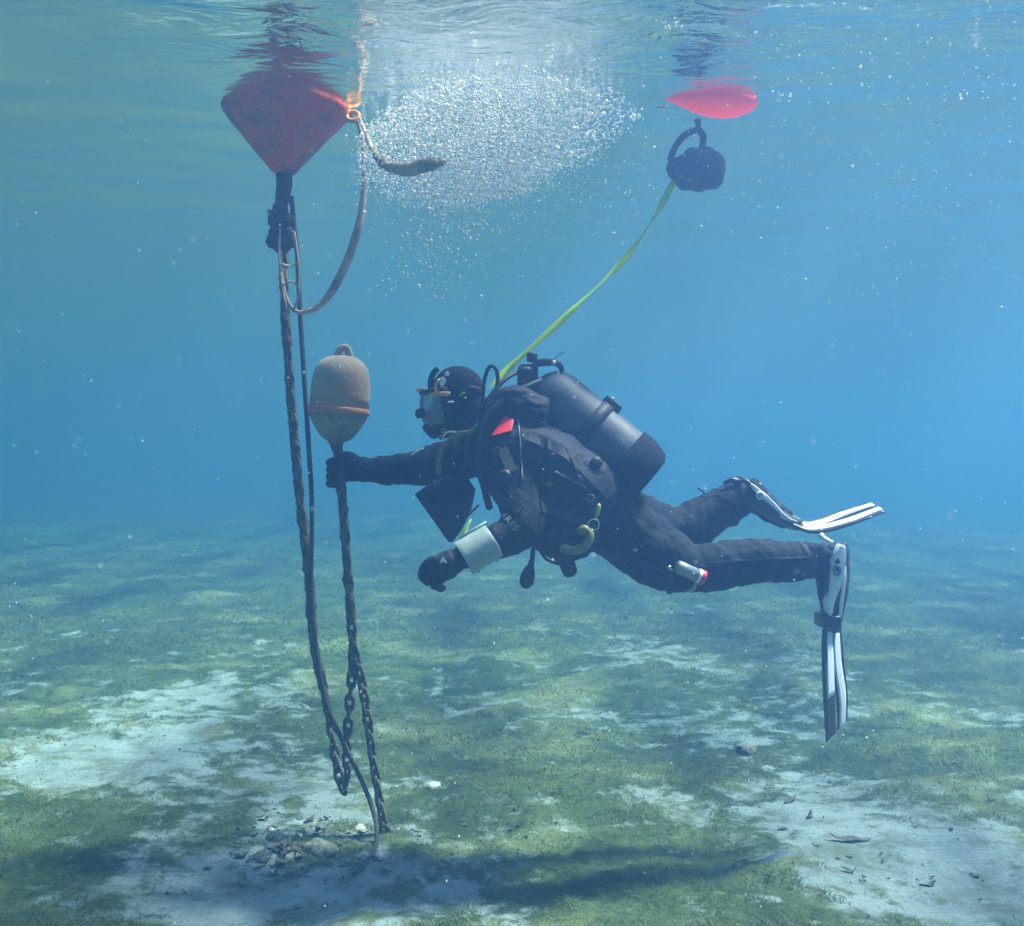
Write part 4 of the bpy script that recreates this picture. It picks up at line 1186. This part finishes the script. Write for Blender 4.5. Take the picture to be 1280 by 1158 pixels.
TOPX = [455, 475, 500, 530, 560, 600, 680, 740, 775, 800]
TOPY = [165, 150, 128, 108, 99, 96, 98, 106, 118, 142]
BOTX = [455, 480, 520, 560, 600, 650, 700, 740, 770, 800]
BOTY = [232, 250, 258, 262, 258, 248, 218, 195, 175, 150]
cs, rs = [], []
while len(cs) < 21000:
    px = random.gauss(622, 92) if random.random() < .6 else random.triangular(450, 815, 560)
    if not 452 < px < 796 or random.random() < (px - 690) / 130: continue
    t_, b_ = np.interp(px, TOPX, TOPY), np.interp(px, BOTX, BOTY)
    u = random.random() ** 1.15
    py = t_ + (b_ - t_) * u + random.gauss(0, 4)
    if random.random() > 1.0 - 0.55 * u ** 2.5: continue
    d = random.uniform(3.85, 4.7)
    p = P(px + random.gauss(0, 6), py, d)
    if p.z > SURF_Z - 0.02: continue
    cs.append(p); rs.append(min(0.009, 0.0022 * math.exp(random.gauss(0, 0.55))))
for _ in range(3800):                                  # the thin fringe of the cloud
    px = random.gauss(605, 92); py = random.gauss(180, 55)
    if not (430 < px < 840 and 95 < py < 330): continue
    p = P(px, py, random.uniform(3.8, 4.6))
    if p.z < SURF_Z - 0.02:
        cs.append(p); rs.append(min(0.005, 0.0016 * math.exp(random.gauss(0, 0.5))))
for _ in range(800):                                   # stragglers rising below the cloud
    px = random.gauss(565, 38); py = random.uniform(250, 375)
    px += (py - 260) * -0.25 + random.gauss(0, 10)
    if random.random() < (py - 240) / 170: continue
    p = P(px, py, random.uniform(3.95, 4.5))
    cs.append(p); rs.append(min(0.007, 0.0030 * math.exp(random.gauss(0, 0.5))))
for cx, cy_, sp, nn in [(452, 192, 6, 26), (458, 200, 7, 14), (835, 30, 10, 22), (640, 60, 60, 40), (555, 92, 30, 60), (690, 95, 60, 80)]:
    for _ in range(nn):
        p = P(random.gauss(cx, sp), random.gauss(cy_, sp * .6), random.uniform(3.8, 4.2) if cy_ > 80 else random.uniform(2.8, 3.3))
        if p.z < SURF_Z - 0.02:
            cs.append(p); rs.append(0.0024 * math.exp(random.gauss(0, 0.4)))
for _ in range(150):                                   # sparkling bubbles under the bright surface on the right
    px = random.uniform(930, 1280); py = random.uniform(0, 130) if random.random() < .8 else random.uniform(100, 260)
    p = P(px, py, random.uniform(2.4, 3.6))
    if p.z < SURF_Z - 0.02:
        cs.append(p); rs.append(0.0019 * math.exp(random.gauss(0, 0.4)))
order = np.argsort(-np.array(rs))
big, small = order[:280], order[280:]
cut = len(small) // 3
bc_ = cloud('bubble_cloud', [cs[i] for i in small[:cut]], [rs[i] for i in small[:cut]], 1, M_BUBBLE, 0.2)
bc2 = cloud('fine_bubbles', [cs[i] for i in small[cut:]], [rs[i] for i in small[cut:]], 0, M_BUBBLE, 0.2)
bc2.parent = bc_; bc2['kind'] = 'stuff'
tag(bc_,
    'dense cloud of tiny exhaled air bubbles spreading under the surface', 'bubbles', kind='stuff')
v_, f_ = ico(2)
bmesh_ = mesh_from(v_, [list(map(int, q)) for q in f_], 'air_bubble'); bmesh_.materials.append(M_BUBBLE)
for i in big:
    o = bpy.data.objects.new('air_bubble', bmesh_)
    COL.objects.link(o)
    o.location = cs[i]
    o.scale = Vector((rs[i] * random.uniform(1, 1.4), rs[i] * random.uniform(1, 1.3), rs[i] * random.uniform(.7, 1)))
    tag(o, 'single larger bright air bubble, one of the biggest around the exhaled bubble cloud', 'bubble', 'larger exhaled air bubbles')

# drifting particles lit in the water
cs, rs = [], []
for _ in range(1150):
    d = random.uniform(0.7, 5.0) ** 1.0
    px = random.uniform(-20, 1300); py = random.uniform(-10, 1000 if random.random() < .6 else 1158)
    p = P(px, py, d)
    if p.z > SURF_Z - 0.03 or p.z < 0.15: continue
    cs.append(p); rs.append(d / F * random.choice((.45, .5, .55, .6, .7, .8, 1.0, 1.3)))
for _ in range(45):                                    # flecks close to the lens, out of focus
    d = random.uniform(0.45, 0.9)
    cs.append(P(random.uniform(0, 1280), random.uniform(150, 1050), d)); rs.append(d / F * random.choice((.7, .9, 1.1, 1.6)))
for _ in range(420):
    d = random.uniform(1.2, 4.0)
    p = P(random.triangular(700, 1300, 1250), random.triangular(-10, 420, 30), d)
    if p.z < SURF_Z - 0.03:
        cs.append(p); rs.append(d / F * random.choice((.5, .6, .7, .9, 1.2, 1.6)))
tag(cloud('drifting_specks', cs, rs, 1, M_SPECK, 0.3), 'white specks of suspended matter drifting in the water', 'particles', kind='stuff')

# ------------------------------------------------------------------ algal turf, leaves and stones on the seabed
def turf_blades():
    V, Fc = [], []
    def strew(n, x0, x1, y0, y1, hmin, hmax, w):
        c = 0
        while c < n:
            y = y0 + (y1 - y0) * random.random()
            hw = (y * 0.50) + 0.3
            x = random.uniform(max(x0, -hw), min(x1, hw))
            t = turf_at(x, y) + 0.5 * noise.noise(Vector((x * 9, y * 9, 4)))
            if t < 0.45 or random.random() > (t - 0.35) * 1.5: 
                c += 1; continue
            q = Vector((x * 7, y * 7, 1.7))
            tt = turf_at(x, y)
            z = gz(x, y) + (0.020 * noise.noise(q) + 0.012 * noise.noise(q * 2.7)) * (0.25 + tt) + 0.018 * tt - 0.003
            h = random.uniform(hmin, hmax) * (0.5 + 0.8 * abs(noise.noise(Vector((x * 3, y * 3, 8)))) * 2)
            a = random.random() * 6.283
            dx, dy = math.cos(a) * w, math.sin(a) * w
            lx, ly = random.gauss(0, 1.2) * h, random.gauss(0, 1.2) * h
            k0 = len(V)
            V.append((x - dx, y - dy, z)); V.append((x + dx, y + dy, z)); V.append((x + lx, y + ly, z + h))
            Fc.append((k0, k0 + 1, k0 + 2))
            c += 1
    strew(150000, -3, 3, 3.0, 5.2, 0.007, 0.024, 0.0026)
    strew(100000, -4, 4, 5.2, 8.5, 0.008, 0.024, 0.0045)
    strew(60000, -8, 8, 8.5, 16, 0.014, 0.042, 0.009)
    strew(45000, -22, 22, 16, 45, 0.03, 0.06, 0.022)
    me = mesh_from(V, Fc, 'algal_turf', False)
    o = link('algal_turf', me, M_ALGAE)
    tag(o, 'fuzzy green brown algal turf covering the seabed', 'algae', kind='stuff')
turf_blades()

def leaf_mesh(L, W, curl, seed):
    V, Fc = [], []
    n = 6
    for i in range(n + 1):
        t = i / n
        w = W * math.sin(math.pi * (0.06 + 0.9 * t)) ** 0.8
        x = (t - .5) * L
        z = curl * (2 * t - 1) ** 2 * L + 0.004 * math.sin(seed + t * 9)
        for s, dz in ((-1, 0.25 * w), (0, 0), (1, 0.25 * w)):
            V.append((x, s * w, z + dz + 0.003))
    for i in range(n):
        for q in range(2):
            Fc.append([i * 3 + q, (i + 1) * 3 + q, (i + 1) * 3 + q + 1, i * 3 + q + 1])
    return bake(mesh_from(V, Fc, 'leaf'), [('SOLIDIFY', dict(thickness=0.0015))])
LEAVES = [leaf_mesh(*a) for a in ((0.075, 0.014, 0.12, 1), (0.055, 0.018, 0.2, 2), (0.10, 0.010, 0.10, 3), (0.045, 0.020, 0.05, 4), (0.06, 0.012, 0.3, 5))]
for m_ in LEAVES: m_.materials.append(M_LEAF)
PALES = [leaf_mesh(*a) for a in ((0.07, 0.020, 0.15, 6), (0.05, 0.018, 0.2, 7))]
for m_ in PALES: m_.materials.append(M_PALE)
def put(name, me, px, py, s, label, cat, group):
    p = G(px, py)
    o = bpy.data.objects.new(name, me)
    COL.objects.link(o)
    o.location = (p.x, p.y, p.z + 0.012 * turf_at(p.x, p.y))
    o.rotation_euler = (random.gauss(0, .10), random.gauss(0, .10), random.uniform(0, 6.28))
    o.scale = (s, s, s)
    tag(o, label, cat, group)
    return o
KIND = dict(long=LEAVES[2], broad=LEAVES[1], curled=LEAVES[4], small=LEAVES[3], plain=LEAVES[0])
for px, py, k_, sc_l, lab in [
        (927, 941, 'broad', 1.5, 'broad dark dead leaf beside the flat stone on the right sand patch'),
        (946, 951, 'long', 0.8, 'thin dark leaf just in front of the flat stone on the sand'),
        (988, 1003, 'long', 1.2, 'long dark leaf at the turf edge midway down the right sand patch'),
        (962, 984, 'small', 1.0, 'small dark leaf between the flat stone and the long leaf'),
        (1012, 1022, 'curled', 0.9, 'curled dark leaf tip sticking up beside a long leaf on the sand'),
        (1063, 1051, 'long', 1.5, 'longest grey brown leaf slanting across the middle of the right sand'),
        (1048, 1074, 'small', 0.8, 'small dark scrap of leaf just below the longest leaf on sand'),
        (1062, 1090, 'curled', 0.9, 'curled leaf with one raised end in the middle of the lower sand'),
        (1160, 1108, 'plain', 1.0, 'lone dark leaf on the open pale sand at the lower right'),
        (1218, 1096, 'small', 0.9, 'small dark leaf nearest the right edge of the sand'),
        (930, 1077, 'plain', 0.8, 'dark leaf on the sand at the left turf edge below the fin'),
        (978, 1038, 'broad', 0.8, 'short broad leaf on pale turf left of the longest leaf'),
        (1022, 1058, 'small', 1.0, 'tiny leaf scrap in the gap left of the longest leaf')]:
    put('dead_leaf', KIND[k_], px, py, sc_l, lab, 'leaf', 'dead leaves on the right sand patch')
for px, py, s_, lab in [(392, 1047, 1.6, 'largest pale curled leaf on the litter heap left of the rope'), (452, 1042, 1.3, 'pale leaf tucked between the rope and the heap'), (342, 1042, 1.0, 'small pale leaf at the left end of the litter heap')]:
    put('pale_leaf', random.choice(PALES), px, py, s_, lab, 'leaf', 'pale leaves in the litter heap')
def litter():
    V, Fc = [], []
    def add(px, py, s_):
        p = G(px, py)
        me = random.choice(LEAVES[:4])
        q = Quaternion((0, 0, 1), random.uniform(0, 6.28)) @ Quaternion((1, 0, 0), random.gauss(0, .22)) @ Quaternion((0, 1, 0), random.gauss(0, .12))
        k0 = len(V)
        V.extend(p + Vector((0, 0, 0.002 + random.random() * 0.006)) + q @ (v.co * s_) for v in me.vertices)
        Fc.extend([k0 + i for i in f.vertices] for f in me.polygons)
    for _ in range(150): add(random.gauss(380, 48), random.gauss(1056, 17), random.uniform(0.3, 1.1))
    for _ in range(130): add(random.uniform(470, 700), random.gauss(1045, 34), random.uniform(0.2, 0.6))
    for _ in range(75): add(random.uniform(880, 1270), random.uniform(920, 1150), random.choice((.15, .2, .25, .3, .45)))
    for _ in range(55): add(random.uniform(0, 440), random.uniform(900, 1150), random.choice((.15, .2, .25, .3, .4)))
    tag(link('leaf_litter', mesh_from(V, Fc, 'leaf_litter', False), M_LEAF), 'litter of broken dark leaf scraps heaped beside the chain and strewn over the sand', 'leaves', kind='stuff')
litter()

def stone(px, py, r, label, m=M_STONE, flat=0.6):
    p = G(px, py)
    b = fuse([ball(p + Vector((random.gauss(0, r * .4), random.gauss(0, r * .4), r * 0.2)), (r, r * .9, r * flat)) for _ in range(3)], max(0.006, r / 7), 2)
    o = link('stone', wrinkle(b, r * 0.22, 1.2 / r), m)
    tag(o, label, 'stone')
for a in [(400, 1066, 0.05, 'low dark stone half buried in the leaf litter left of the rope\'s end'),
          (345, 1050, 0.035, 'small brown stone at the left edge of the leaf litter heap'),
          (930, 940, 0.045, 'dark flat stone on the pale sand behind the hanging fin\'s tip'),
          (540, 985, 0.03, 'small pale shell-like stone on the turf right of the chains'),
          (860, 770, 0.05, 'small dark stone far off beside the pale sand spot under the diver')]:
    stone(*a, **(dict(m=M_PALE) if 'pale shell' in a[3] else {}))
